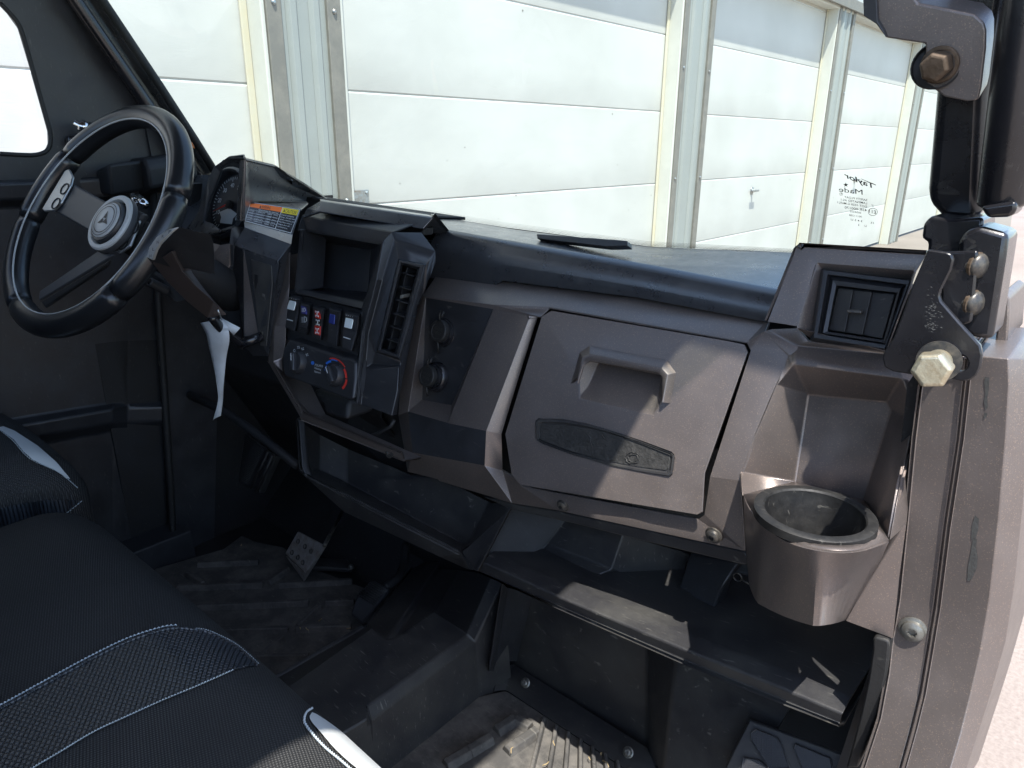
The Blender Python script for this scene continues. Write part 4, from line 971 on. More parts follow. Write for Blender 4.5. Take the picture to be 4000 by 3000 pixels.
for a, b in lv:
    prism('louver', [STK(T(6, a), .004), STK(T(6, b), .004), STK(T(6, (b[0]-4, b[1]+7)), .004), STK(T(6, (a[0]-4, a[1]+7)), .004)], (0, .02, -.004), 'black', vt, .0004)
prism('vent_blade', [STK(T(6, p), .012) for p in ((1218, 90), (1228, 92), (1075, 760), (1064, 757))], (0, .015, 0), 'deep', vt, .0003)
prism('vent_tab', [STK(T(6, p), -.004) for p in ((1168, 318), (1192, 312), (1186, 342), (1164, 345))], (0, .012, 0), 'screw2', vt, .0004)
# console inner wall behind the switches
prism('switch_panel', [STK(T(6, p), .010) for p in ((258, 270), (860, 430), (840, 800), (800, 840), (240, 680), (235, 560))], (0, .01, 0), 'black', VEH, .002)
# rocker switches
rk = [([(285, 308), (378, 332), (366, 440), (330, 612), (236, 580), (258, 420)], 'lens', [(266, 358), (322, 370), (303, 442), (248, 428)], 'rocker_switch'),
      ([(366, 360), (452, 382), (448, 500), (425, 638), (343, 612), (350, 480)], 'purple', [(362, 398), (404, 408), (408, 476), (366, 466)], 'rocker_switch'),
      ([(468, 394), (566, 418), (560, 540), (540, 682), (450, 656), (458, 520)], 'redlens', [(472, 428), (512, 436), (520, 512), (476, 500)], 'rocker_switch'),
      ([(600, 405), (702, 428), (692, 560), (672, 732), (578, 696), (588, 540)], 'bluelens', [(596, 468), (636, 478), (630, 556), (586, 540)], 'rocker_switch'),
      ([(730, 438), (852, 468), (838, 620), (790, 772), (696, 742), (704, 590)], 'lens', [(724, 498), (786, 512), (768, 592), (710, 576)], 'rocker_switch')]
for idx, (o_, lm, lq, nm) in enumerate(rk):
    raise_ = [-.014, -.010, -.012, -.012, -.016][idx]
    t0, t1, m1, b1, b0, m0 = o_
    V = {}
    pts = {'t0': (t0, .0), 't1': (t1, .0), 'u0': ((t0[0]-6, t0[1]+28), raise_), 'u1': ((t1[0]-22, t1[1]+24), raise_), 'm0': (m0, raise_*.55), 'm1': ((m1[0]-24, m1[1]), raise_*.55),
           'b0': (b0, raise_*.75), 'b1': ((b1[0]-18, b1[1]-6), raise_*.75), 'r0': (t1, .004), 'r1': (m1, .006), 'r2': (b1, .006), 'c0': (b0, .004)}
    for k, (p, o2) in pts.items(): V[k] = STK(T(6, p), o2)
    F = [('t0', 't1', 'u1', 'u0'), ('u0', 'u1', 'm1', 'm0'), ('m0', 'm1', 'b1', 'b0'), ('t1', 'r1', 'm1', 'u1'), ('r1', 'r2', 'b1', 'm1')]
    rs = facets('rocker_switch', V, F, 'black', VEH, .0016, .002, seg=3)
    prism('lens', [STK(T(6, p), raise_*.88-.0006) for p in lq], (0, .002, 0), lm, rs, .0008, 3)
    bm = bmesh.new()
    def q4(pts, o3=raise_*.62-.0016): fan_bm(bm, [STK(T(6, p), o3) for p in pts])
    if idx in (0, 4):
        x, y = ((250, 508), (300, 522)) if idx == 0 else ((708, 652), (766, 670)); q4([x, y, (y[0]-1, y[1]+8), (x[0]-1, x[1]+8)], raise_*.7-.002)
    if idx in (0, 3, 4):
        bx, by = lq[0]
        for k in range(4):
            q = (bx+4+k*17, by-22+k*4.5); q4([(q[0], q[1]), (q[0]+5, q[1]+1), (q[0]+4, q[1]+6), (q[0]-1, q[1]+5)], raise_-.0012)
    o3_ = obj('switch_mark', bm, 'screw2' if idx == 3 else 'ink', rs)
    if idx == 1:
        # head lamp symbols
        bm = bmesh.new()
        for (cx_, cy_, s_, o4) in ((385, 436, 17, raise_*.88-.0012), (388, 514, 24, raise_*.6-.0022)):
            pts = [STK(T(6, (cx_+s_*.15+s_*.75*math.cos(t), cy_+s_*.95*math.sin(t))), o4) for t in [(-.5+i/14)*math.pi for i in range(15)]]
            tube_bm(bm, pts+[pts[0]], .00035, 6)
            for k in range(5):
                yy = cy_-s_*.8+k*s_*.4; tube_bm(bm, [STK(T(6, (cx_-s_*.95, yy+(s_*.1 if cx_ > 386 else 0))), o4), STK(T(6, (cx_-s_*.15, yy+2)), o4)], .0003, 6)
        bmesh.ops.recalc_face_normals(bm, faces=bm.faces); obj('lamp_symbol', bm, 'ink', rs)
        bm = bmesh.new()
        for k in range(3):
            y_ = 575+k*13; joinprism(bm, [STK(T(6, p), raise_*.72-.001) for p in ((352, y_), (412, y_+14), (411, y_+19), (351, y_+5))], (0, .002, 0))
        obj('grip_rib', bm, 'deep', rs)
    if idx == 2:
        prism('lens', [STK(T(6, p), raise_*.7-.0010) for p in ((474, 562), (520, 572), (516, 645), (470, 632))], (0, .002, 0), 'redlens', rs, .0006)
        bm = bmesh.new()
        for (cx_, cy_, s_, o4) in ((494, 468, 15, raise_*.9-.0016), (500, 538, 15, raise_*.62-.0018), (495, 605, 15, raise_*.7-.002)):
            for a, b in (((-1, -1.3), (1, -1)), ((0, -1.2), (0, 1.2)), ((-1, 1), (1, 1.35)), ((-1, -1.7), (-1, -.7)), ((1, -1.4), (1, -.5)), ((-1, .6), (-1, 1.5)), ((1, .9), (1, 1.8))):
                tube_bm(bm, [STK(T(6, (cx_+a[0]*s_*.8, cy_+a[1]*s_)), o4), STK(T(6, (cx_+b[0]*s_*.8, cy_+b[1]*s_)), o4)], .00055, 6)
        bmesh.ops.recalc_face_normals(bm, faces=bm.faces); obj('axle_symbol', bm, 'ink', rs)
# heater control panel
hpts = [(268, 676), (700, 822), (770, 832), (806, 862), (803, 1000), (784, 1160), (752, 1166), (232, 972), (212, 900), (218, 760)]
heat = prism('heater_control_panel', [STK(T(6, p), -.010) for p in hpts], (0, .02, 0), 'black', VEH, .003, 4)
HO = -.0105
def knob(c, r0, name='control_knob', ang=0.0):
    o_ = STK(T(6, c), HO); a_ = (o_-STK(T(6, c), .02)).normalized(); ax_ = Vector((0.05, -.94, .34)).normalized()
    kx = (STK(T(6, (c[0]+40, c[1]+8)), HO)-o_).length/40; r_ = r0*kx
    k = lathe(name, o_, ax_, [(r_*1.02, 0), (r_, .002), (r_*.93, .007), (r_*.86, .009), (0, .009)], 'black', heat, 36)
    upv = Vector((0, .34, .94)); ux = ax_.cross(upv).normalized(); d = upv*math.cos(ang)+ux*math.sin(ang); e = ax_.cross(d)
    bm = bmesh.new(); box_bm(bm, o_+ax_*.0105, d*r_*.80, e*r_*.28, ax_*.004); mods(obj('grip_bar', bm, 'black', k), .002, 3)
    bm = bmesh.new(); box_bm(bm, o_+ax_*.0146+d*r_*.45, d*r_*.32, e*r_*.035, ax_*.0003); obj('pointer', bm, 'ink', k)
    return o_, kx
knob((352, 866), 54, ang=.35); k2c, kx2 = knob((652, 968), 56, ang=.75)
bm = bmesh.new(); bmr = bmesh.new(); bmb = bmesh.new()
def arc(b, a0, a1, r0, r1, c=(636, 965), sx=.80, sy=1.0, sh=.22):
    k = 14
    def pt(t, r_): 
        x = math.sin(R(t))*r_*sx; y = -math.cos(R(t))*r_*sy; return STK(T(6, (c[0]+x-y*0.0, c[1]+y+x*sh)), HO-.0006)
    for i in range(k):
        t0 = a0+(a1-a0)*i/k; t1 = a0+(a1-a0)*(i+1)/k
        fan_bm(b, [pt(t0, r0), pt(t1, r0), pt(t1, r1), pt(t0, r1)])
arc(bmb, -78, -52, 106, 90); arc(bmb, -48, -18, 122, 104); arc(bmb, -16, 14, 126, 118); arc(bmr, -22, 52, 140, 129); arc(bmr, 55, 92, 128, 106); arc(bmr, 96, 140, 132, 112)
obj('temperature_scale', bmb, 'blue', heat); tag(bpy.context.scene.objects[-1] if False else None or heat)
obj('temperature_scale', bmr, 'red', heat)
bm = bmesh.new()
for c_ in ((344, 740), (378, 752), (414, 800)):
    for k in range(4):
        t = k*math.pi/2+.5; fan_bm(bm, [STK(T(6, (c_[0]+12*math.cos(t+d_)*s_, c_[1]+12*math.sin(t+d_)*s_)), HO-.0006) for d_, s_ in ((0, .2), (-.35, 1), (.35, 1))])
for i in range(16):
    t0, t1 = i*math.pi/8, (i+1)*math.pi/8
    fan_bm(bm, [STK(T(6, (310+r_*.75*math.cos(t), 766+r_*math.sin(t))), HO-.0006) for t, r_ in ((t0, 12), (t1, 12), (t1, 8), (t0, 8))])
def ht(s, a, b, h, bmm):
    p0 = STK(T(6, a), HO-.0006); p1 = STK(T(6, b), HO-.0006); p2 = STK(T(6, (a[0]+h[0], a[1]+h[1])), HO-.0006); text_bm(bmm, s, p0, p1-p0, p2-p0)
ht('POLARIS', (476, 890), (540, 902), (2, -18), bm); ht('Heating', (474, 918), (526, 932), (2, -20), bm); ht('System', (472, 945), (522, 958), (2, -18), bm)
orient(bm); obj('panel_print', bm, 'ink', heat)
bm = bmesh.new()
for i in range(16):
    t0, t1 = i*math.pi/8, (i+1)*math.pi/8; fan_bm(bm, [STK(T(6, (459+r_*.9*math.cos(t), 866+r_*math.sin(t))), HO-.0006) for t, r_ in ((t0, 15), (t1, 15), (t1, 3), (t0, 3))])
obj('panel_emblem', bm, 'blue', heat)
# things glimpsed through the opening under the heater panel
prism('inner_duct', [STK(T(6, p), .06) for p in ((460, 1080), (750, 1170), (735, 1335), (555, 1290), (540, 1215), (475, 1190))], (0, .05, 0), 'dusty', VEH, .006)
tube('wire', [STK(T(6, p), .05) for p in ((860, 1480), (980, 1440), (1090, 1380), (1120, 1330))], .0025, 'rubber', VEH)
lathe('clip_nut', STK(T(6, (1095, 1588)), .012), (0, -1, .3), [(.006, 0), (.008, .003), (.004, .004), (.003, .001), (0, .001)], 'screw', VEH, 16)
# ---- sockets
def socket(c, r_z, name='power_socket'):
    p = lambda q, o=0.0: FACE(T(7, q), o)
    o_ = p(c, .012); k_ = (p((c[0]+30, c[1]), .012)-o_).length/30; r_ = r_z*k_
    ax_ = Vector((.02, -.95, .30)).normalized()
    s = lathe(name, o_, ax_, [(r_*1.42, -.004), (r_*1.38, .001), (r_*1.22, .004), (r_*1.22, .007), (r_*1.10, .0075), (r_*1.10, .011), (r_*1.0, .0115), (0, .0115)], 'gloss', VEH, 40)
    cp = lathe('cap', o_, ax_, [(r_*1.0, .0116), (r_*1.02, .013), (r_*.98, .0175), (r_*.9, .0185), (r_*.72, .0186), (r_*.70, .0180), (0, .0180)], 'rubber', s, 40)
    upv = (Vector((.10, .30, .94))-ax_*Vector((.10, .30, .94)).dot(ax_)).normalized(); ux = upv.cross(ax_)*1.0
    bm = bmesh.new()
    tube_bm(bm, [o_+ax_*.019+upv*r_*.9, o_+ax_*.022+upv*r_*1.35, o_+ax_*.020+upv*r_*1.75-ux*r_*.15, o_+ax_*.020+upv*r_*1.75+ux*r_*.25, o_+ax_*.022+upv*r_*1.30+ux*r_*.28], .0016, 8)
    bmesh.ops.recalc_face_normals(bm, faces=bm.faces); obj('pull_loop', bm, 'rubber', s); bm = bmesh.new()
    tube_bm(bm, [o_+ax_*.012-upv*r_*.95, o_+ax_*.008-upv*r_*1.5, o_+ax_*.004-upv*r_*1.9], .0018, 8)
    bmesh.ops.recalc_face_normals(bm, faces=bm.faces); obj('strap', bm, 'rubber', s)
    bm = bmesh.new()
    for t_, y_ in (('DC12V', .08), ('SOCKET', -.30)):
        text_bm(bm, t_, o_+ax_*.0183-ux*(-r_*.50)+upv*r_*y_, -ux*r_*1.0 if False else -(ux*r_*1.0), upv*r_*.24)
    orient(bm); obj('cap_lettering', bm, 'screw', cp)
socket((338, 412), 44); socket((276, 652), 42)

# ---- lower centre bin and its lip
V = {}
bb = dict(a=((648, 905), .535), b=((762+0, 975), .56), c=T(14, (655, 455)), )
def VV(k, p, y): V[k] = Y(p, y)
VV('a', T(14, (640, 195)), .545); VV('b', T(14, (760, 275)), .60); VV('c', T(14, (908, 350)), .63); VV('d', T(14, (1240, 490)), .64); VV('e', T(14, (1400, 505)), .635); VV('f', T(14, (1670, 640)), .65)
VV('a1', T(14, (655, 455)), .525); VV('b1', T(14, (755, 465)), .575); VV('c1', T(14, (905, 535)), .60); VV('g1', T(14, (1520, 858)), .64); VV('f1', T(14, (1560, 860)), .64)
VV('l0', T(14, (668, 478)), .520); VV('l1', T(14, (900, 600)), .535); VV('l2', T(14, (1520, 912)), .575); VV('l3', T(14, (1562, 1000)), .585); VV('m0', T(14, (690, 510)), .528); VV('m1', T(14, (890, 690)), .545); VV('m2', T(14, (1400, 930)), .575)
VV('h', T(14, (1790, 652)), .625); VV('h1', T(14, (1606, 1006)), .592); VV('m3', T(14, (1545, 995)), .60)
F = [('a', 'b', 'b1', 'a1'), ('b', 'c', 'c1', 'b1'), ('c', 'd', 'e', 'f', 'f1', 'g1', 'c1'), ('a1', 'b1', 'l0'), ('b1', 'c1', 'l1', 'l0'), ('c1', 'g1', 'l2', 'l1'), ('l0', 'l1', 'm1', 'm0'), ('l1', 'l2', 'm2', 'm1'), ('l2', 'l3', 'm3', 'm2'), ('f', 'h', 'h1', 'l3', 'l2', 'g1', 'f1')]
facets('centre_bin', V, F, 'dusty', VEH, .005, .004)
prism('bin_side_plate', [Y(p, y_) for p, y_ in zip(T(14, (632, 185), (645, 190), (662, 455), (690, 512), (640, 470)), (.55, .545, .52, .522, .54))], (0, .01, 0), 'black', VEH, .002)

# ---- lower shelf in front of the passenger
V = {}
lip = [(1040, 1213), T(13, (700, 640)), T(13, (1500, 975)), T(12, (600, 1000)), T(12, (1000, 1170))]
lf = [(1026, 1228), T(13, (700, 690)), T(13, (1490, 1035)), T(12, (580, 1070)), T(12, (985, 1235))]
lb = [T(13, (570, 425)), T(13, (960, 600)), T(13, (1480, 820)), T(12, (600, 870)), T(12, (1060, 1025))]
bk = [T(13, (640, 350)), T(13, (1000, 500)), T(13, (1420, 640)), T(12, (500, 700)), T(12, (1060, 1000))]
for i in range(5):
    V['f%d' % i] = Y(lf[i], [.600, .606, .604, .602, .600][i]); V['l%d' % i] = Y(lip[i], [.600, .600, .600, .598, .596][i])
    V['m%d' % i] = V['l%d' % i]+Vector((0, .022, .004)); V['g%d' % i] = V['f%d' % i]+Vector((0, .02, -.012)); V['u%d' % i] = V['g%d' % i]+Vector((0, .09, -.0))
    V['b%d' % i] = V['l%d' % i]+Vector((0, [.11, .16, .20, .20, .20][i], [-.002, -.006, -.010, -.010, -.01][i]))
    V['t%d' % i] = V['b%d' % i]+Vector((0, .02, .16))
F = []
for a, b in (('u', 'g'), ('g', 'f'), ('f', 'l'), ('l', 'm'), ('m', 'b'), ('b', 't')):
    for i in range(4): F.append(('%s%d' % (a, i), '%s%d' % (a, i+1), '%s%d' % (b, i+1), '%s%d' % (b, i)))
V['x0'] = V['l4']+Vector((.012, 0, .12)); V['x1'] = V['b4']+Vector((.012, 0, .14)); 
shelf = facets('lower_shelf', V, F, 'dusty', VEH, .006, .004, seg=4)
# moulded box standing in the shelf
sx = [T(13, (765, 205)), T(13, (1105, 300)), T(13, (1050, 500)), T(13, (960, 520)), T(13, (600, 385)), T(13, (650, 345))]
V = {k: Y(p, y_) for k, p, y_ in (('a', T(13, (765, 200)), .70), ('b', T(13, (1105, 290)), .70), ('c', T(13, (1040, 490)), .685), ('d', T(13, (655, 340)), .685), ('e', T(13, (1500, 400)), .76), ('f', T(13, (1400, 690)), .75), ('g', T(13, (1080, 505)), .70), ('h', T(13, (960, 525)), .67), ('i', T(13, (600, 395)), .67), ('j', T(13, (400, 100)), .66), ('k', T(13, (260, 425)), .61), ('m', T(13, (570, 400)), .66))}
facets('shelf_moulding', V, [('a', 'b', 'c', 'd'), ('b', 'e', 'f', 'g', 'c'), ('d', 'c', 'h', 'i'), ('c', 'g', 'h'), ('j', 'a', 'd', 'i', 'm', 'k')], ['dusty', 'deep'], VEH, .005, .003, seg=4, mi=[0, 0, 0, 0, 1])  # last face gets the darker material: shade put into its colour
prism('vent_duct', [Y(p, y_) for p, y_ in ((T(13, (1500, 395)), .73), (T(13, (1790, 450)), .72), (T(13, (1680, 620)), .70), (T(13, (1620, 800)), .69), (T(13, (1405, 690)), .70))], (0, .03, 0), 'black', VEH, .003)
# underside strip of the dash
prism('dash_lower_flange', [Y(p, .625) for p in ((1040, 1072), (1130, 1092), (1205, 1104), (1607, 1190), (1625, 1215), (1610, 1222), (1400, 1172), (1200, 1122), (1100, 1100))], (0, .05, -.002), 'dusty', VEH, .002)
# printed lever symbols on the side wall
prism('side_wall', [Vector(p) for p in ((-.098, .66, .56), (-.098, .66, 1.12), (-.098, .92, 1.12), (-.098, .92, .56))], (.01, 0, 0), 'deep', VEH, .0)
for c_ in (T(12, (308, 262)), T(12, (228, 585))):
    o_ = Y(c_, .705); bm = bmesh.new(); tube_bm(bm, [o_+Vector((.005*math.cos(t), 0, .005*math.sin(t))) for t in [i*math.pi/7 for i in range(14)]], .0009, 6, True); tube_bm(bm, [o_+Vector((.005, 0, -.001)), o_+Vector((.018, .002, -.005))], .0011, 6)
    obj('cast_mark', bm, 'screw', VEH)

# ---- passenger footwell front: panel, clips, kick rail with bolts
V = {k: Y(p, y_) for k, p, y_ in (('a', T(13, (400, 570)), .66), ('b', T(13, (320, 1090)), .655), ('c', T(13, (425, 600)), .68), ('d', T(13, (350, 1085)), .68), ('e', T(13, (530, 620)), .715), ('f', T(13, (430, 1030)), .712),
                                  ('g', T(13, (575, 640)), .735), ('h', T(13, (480, 1030)), .725))}
facets('tunnel_rib', V, [('a', 'c', 'd', 'b'), ('c', 'e', 'f', 'd'), ('e', 'g', 'h', 'f')], 'black', VEH, .004, .003)
kr = T(13, (460, 1045), (1250, 1545), (1290, 1659), (1250, 1659), (900, 1460), (560, 1260), (350, 1200))
V = {k: v for k, v in (('a', Y(T(13, (462, 1048)), .735)), ('b', Y(T(13, (1248, 1540)), .72)), ('b2', Y(T(13, (1300, 1665)), .70)), ('c', Zc(T(13, (420, 1195)), FZ+.012)), ('d', Zc(T(13, (1120, 1659)), FZ+.012)), ('e', Zc(T(13, (350, 1205)), FZ+.008)), ('f', Y(T(13, (385, 1065)), .70)))}
facets('kick_rail', V, [('a', 'b', 'd', 'c'), ('a', 'c', 'e', 'f'), ('b', 'b2', 'd')], 'dusty', VEH, .004, .004)
for p, y_ in (((1135, 1475), .706), ((1357, 1625), .700)): screw(Y(p, y_-.003), Vector((.1, -.75, .62)), .0062, m='screw2')
V = {k: Y(p, y_) for k, p, y_ in (('a', T(13, (565, 640)), .735), ('b', T(13, (1250, 900)), .735), ('c', T(13, (1250, 1545)), .735), ('d', T(13, (465, 1050)), .738), ('e', T(13, (1420, 950)), .69), ('f', T(13, (1340, 1700)), .66), ('g', T(13, (2100, 1280)), .68), ('h', T(13, (1850, 1700)), .64))}
facets('toe_board', V, [('a', 'b', 'c', 'd'), ('b', 'e', 'f', 'c'), ('e', 'g', 'h', 'f')], 'dusty', VEH, .012, .004)
# foot rest tread in the right corner
tr = lambda p, o=0.0: PL(p, .64+o, .7, .80)
foot = T(12, (385, 1200), (1035, 1440), (1040, 1560), (210, 1560), (270, 1420))
fr_ = prism('foot_rest_tread', [tr(p) for p in foot], (0, .02, -.02), 'dusty', VEH, .003)
for cell in (((425, 1270), (575, 1330), (600, 1370), (660, 1540), (520, 1545), (400, 1350), (395, 1295)), ((690, 1370), (930, 1470), (945, 1545), (740, 1545), (680, 1400)), ((345, 1460), (455, 1480), (540, 1560), (330, 1560))):
    c2_ = T(12, *cell); n = len(c2_); V = {}; F = []
    cc = (sum(p[0] for p in c2_)/n, sum(p[1] for p in c2_)/n)
    for i, p in enumerate(c2_):
        V[(0, i)] = tr(p, -.0045); q = (cc[0]+(p[0]-cc[0])*.95, cc[1]+(p[1]-cc[1])*.95); V[(1, i)] = tr(q, -.0045); q = (cc[0]+(p[0]-cc[0])*.9, cc[1]+(p[1]-cc[1])*.9); V[(2, i)] = tr(q, -.001)
    for k in range(2):
        for i in range(n): F.append(((k, i), (k, (i+1) % n), (k+1, (i+1) % n), (k+1, i)))
    facets('tread_rim', V, F, 'black', fr_, .0006, .001)
    bm = bmesh.new(); x0 = min(p[0] for p in c2_); x1 = max(p[0] for p in c2_); y0 = min(p[1] for p in c2_); y1 = max(p[1] for p in c2_)
    gx = x0
    while gx < x1:
        gy = y0
        while gy < y1:
            if inp(Vector((gx, gy)), [Vector(p) for p in c2_]):
                box_bm(bm, tr((gx, gy), -.001), (.0014, 0, 0), (0, .0008, .0010), (0, -.0009, .0007))
            gy += 5.2
        gx += 5.4
    obj('tread_stud', bm, 'black', fr_)

# ---- floor tunnel between the seats
TZ = .70
V = {}
for k, p, z_ in (('a', T(16, (400, 770)), .69), ('b', T(16, (1170, 325)), .70), ('b2', T(16, (1220, 340)), .705), ('c', T(16, (1350, 435)), .712), ('d', T(16, (1420, 430)), .715), ('e', T(16, (1500, 385)), .712), ('f', T(16, (1750, 210)), .705),
                 ('g', T(16, (2045, 400)), .70), ('h', T(16, (1180, 1020)), .70), ('i', T(16, (1180, 1130)), .695), ('j', T(16, (930, 1270)), .695), ('k', T(16, (420, 900)), .70), ('n', T(16, (1100, 420)), .71)): V[k] = Zc(p, z_)
V['a2'] = Zc(T(16, (400, 770)), .69)+Vector((0, -.25, 0)); V['j2'] = V['j']+Vector((0, -.25, 0))
# outer right bevel then wall to the floor
V['g1'] = Zc(T(16, (2110, 460)), .688); V['h1'] = Zc(T(16, (1215, 1140)), .682); V['i1'] = Zc(T(16, (1190, 1180)), .68); V['j1'] = Zc(T(16, (1010, 1340)), .68); V['j3'] = V['j1']+Vector((0, -.25, 0))
for a, b in (('g1', 'g0'), ('h1', 'h0'), ('j3', 'j0')): V[b] = Vector((V[a].x+.012, V[a].y, FZ-.006))
# left flank
V['b0'] = Vector((V['b'].x-.02, V['b'].y, FZ-.005)); V['a0'] = Vector((V['a'].x-.02, V['a'].y-.25, FZ-.005))
# risers up to the dash
V['B'] = Y(T(14, (1290, 960)), .80); V['Bt'] = Y(T(14, (1420, 940)), .79); V['Ft'] = Y(T(14, (1510, 1005)), .77); V['Gt'] = Y(T(14, (1690, 1030)), .70); V['Gt1'] = Y(T(14, (1745, 1075)), .695); V['C1'] = Y(T(14, (1410, 1000)), .775)
V['G0t'] = V['Gt1']+Vector((.01, .02, -.26)); V['B0'] = V['B']+Vector((-.03, 0, -.26))
F = [('a', 'b', 'b2', 'n', 'k'), ('b2', 'c', 'd', 'e', 'f', 'g', 'h', 'n'), ('n', 'h', 'i', 'j', 'k'), ('a2', 'a', 'k', 'j', 'j2'), ('g', 'g1', 'h1', 'h'), ('h', 'h1', 'i1', 'i'), ('i', 'i1', 'j1', 'j'), ('j', 'j1', 'j3', 'j2'),
     ('g1', 'g0', 'h0', 'h1'), ('h1', 'h0', 'j0', 'j3', 'j1', 'i1'), ('a2', 'a', 'b', 'b0', 'a0'), ('b', 'B', 'Bt', 'c', 'b2'), ('Bt', 'C1', 'd', 'c'), ('C1', 'Ft', 'f', 'e', 'd'), ('Ft', 'Gt', 'g', 'f'), ('Gt', 'Gt1', 'g1', 'g'), ('Gt1', 'G0t', 'g0', 'g1'), ('b', 'b0', 'B0', 'B')]
facets('floor_tunnel', V, F, 'dusty', VEH, .008, .004, seg=4)
tube('tunnel_seam', [V['h']+Vector((0, 0, .001)), V['h1'], V['h1']+Vector((.004, -.004, -.05)), V['h1']+Vector((.010, -.02, -.09))], .0016, 'deep', VEH, 8)
# ================================================================== DRIVER SIDE
# ---- instrument binnacle
V = {}
for k, p, y_ in (('h0', T(5, (395, 28)), .535), ('h1', T(5, (522, 26)), .520), ('h2', T(5, (512, 548)), .520), ('h3', T(5, (462, 540)), .525), ('n0', T(5, (490, 68)), .528), ('n1', T(5, (405, 72)), .545), ('n2', T(5, (335, 140)), .56), ('n3', T(5, (232, 400)), .565), ('n4', T(5, (196, 545)), .555),
                 ('g0', T(5, (285, 105)), .56), ('g1', T(5, (240, 190)), .575), ('g2', T(5, (150, 485)), .57), ('g3', T(5, (80, 600)), .555), ('g4', T(5, (175, 672)), .54), ('m0', T(5, (255, 560)), .55), ('m1', T(5, (330, 640)), .535), ('m2', T(5, (440, 600)), .527),
                 ('s0', T(5, (548, 40)), .530), ('s1', T(5, (780, 95)), .609), ('s2', T(5, (855, 145)), .640), ('s3', T(5, (1010, 235)), .711), ('s4', T(5, (1200, 362)), .82), ('s5', T(5, (1035, 352)), .733), ('s6', T(5, (1028, 385)), .733), ('s7', T(5, (578, 388)), .554),
                 ('s8', T(5, (530, 545)), .545), ('k0', T(5, (130, 50)), .9), ('s2b', T(5, (560, 165)), .545), ('s5b', T(5, (850, 240)), .68)): V[k] = Y(p, y_)
V['t0'] = V['h0']+Vector((-.03, .12, -.035)); V['t1'] = V['s4']+Vector((-.14, .0, -.035))
F = [('h0', 'h1', 'n0', 'n1'), ('h1', 'h2', 'h3', 'n0'), ('h0', 'n1', 'n2', 'g0'), ('g0', 'n2', 'n3', 'g1'), ('g1', 'n3', 'n4', 'g2'), ('g2', 'n4', 'g3'), ('n4', 'm0', 'm1', 'g4', 'g3'), ('m1', 'm2', 'h3', 'g4') if False else ('m1', 'm2', 'g4'),
     ('h1', 's0', 's7', 's8', 'h2'), ('s0', 's1', 's2', 's3', 's4', 's5', 's6', 's7')]
for k in ('s2b', 's5b', 'k0'): V.pop(k, None)
bin_ = facets('instrument_hood', V, F, 'dash', VEH, .005, .004)
prism('hood_lining', [Y(T(5, p), .64) for p in ((250, 170), (350, 50), (505, 45), (508, 560), (300, 640), (215, 520))], (-.01, .02, 0), 'deep', bin_, .002)
# top skin of the hood, sloping forward to the glass
facets('hood_top', {'a': V['h0'], 'b': V['h1'], 'c': V['s0'], 'd': V['s1'], 'e': V['s2'], 'f': V['s4'], 'g': V['t1'], 'h': V['t0']}, [('a', 'b', 'c', 'd', 'h'), ('d', 'e', 'f', 'g', 'h')], 'dash', bin_, .003, .004, eye=Vector((-.8, .5, 3)))
# round gauge
gc = Y(T(5, (420, 420)), .60); gax = Vector((.10, -.93, .36)).normalized()
gr = (Y(T(5, (450, 185)), .60)-Y(T(5, (335, 620)), .60)).length/2*.97
gc = (Y(T(5, (462, 190)), .60)+Y(T(5, (330, 612)), .60))/2
gau = lathe('speedometer', gc, gax, [(gr*1.10, -.02), (gr*1.10, .006), (gr*1.02, .010), (gr*.97, .008), (gr*.955, -.006)], 'black', VEH, 56)
lathe('dial_face', gc, gax, [(gr*.96, -.0062), (0, -.006)], 'inkblack', gau, 48)
gx = gax.cross(Vector((0, 0, 1))).normalized()*-1; gz = gx.cross(gax)*1.0
gx = Vector((0, 0, 1)).cross(gax)*-1; gx.normalize(); gx = -gx if gx.x < 0 else gx; gz = Vector((0, 0, 1)); gz = (gz-gax*gz.dot(gax)).normalized()
G = lambda a, r_, h=-.0050: gc+gax*h+gx*math.sin(R(a))*gr*r_+gz*math.cos(R(a))*gr*r_
bm = bmesh.new()
for k in range(0, 41):
    a = -150+k*7.0; r0 = .78 if k % 5 else .72
    fan_bm(bm, [G(a-.7, r0), G(a+.7, r0), G(a+.7, .86), G(a-.7, .86)])
for k in range(0, 9):
    a = -150+k*35; c_ = G(a, .60); s_ = str(k*10) if k else '0'; wd = gr*(.17 if len(s_) > 1 else .09)
    text_bm(bm, s_, c_-gx*wd/2-gz*gr*.06, gx*wd, gz*gr*.13)
orient(bm); obj('dial_marks', bm, 'ink', gau)
bm = bmesh.new()
fan_bm(bm, [G(a, .98*0+ .50, -.0040) for a in range(120, 241, 10)]+[gc+gax*-.004-gz*gr*.1])
fan_bm(bm, [gc+gax*-.0038+gx*gr*x_+gz*gr*z_ for x_, z_ in ((-.30, -.25), (.30, -.25), (.30, -.58), (-.30, -.58))])
obj('display', bm, 'ring', gau)
bm = bmesh.new(); tube_bm(bm, [gc+gax*.000, G(-112, .70, .0)], [.0016, .0006], 8); obj('needle', bm, 'red', gau)
lathe('needle_hub', gc+gax*-.005, gax, [(gr*.13, 0), (gr*.12, .006), (0, .007)], 'rubber', gau, 24)
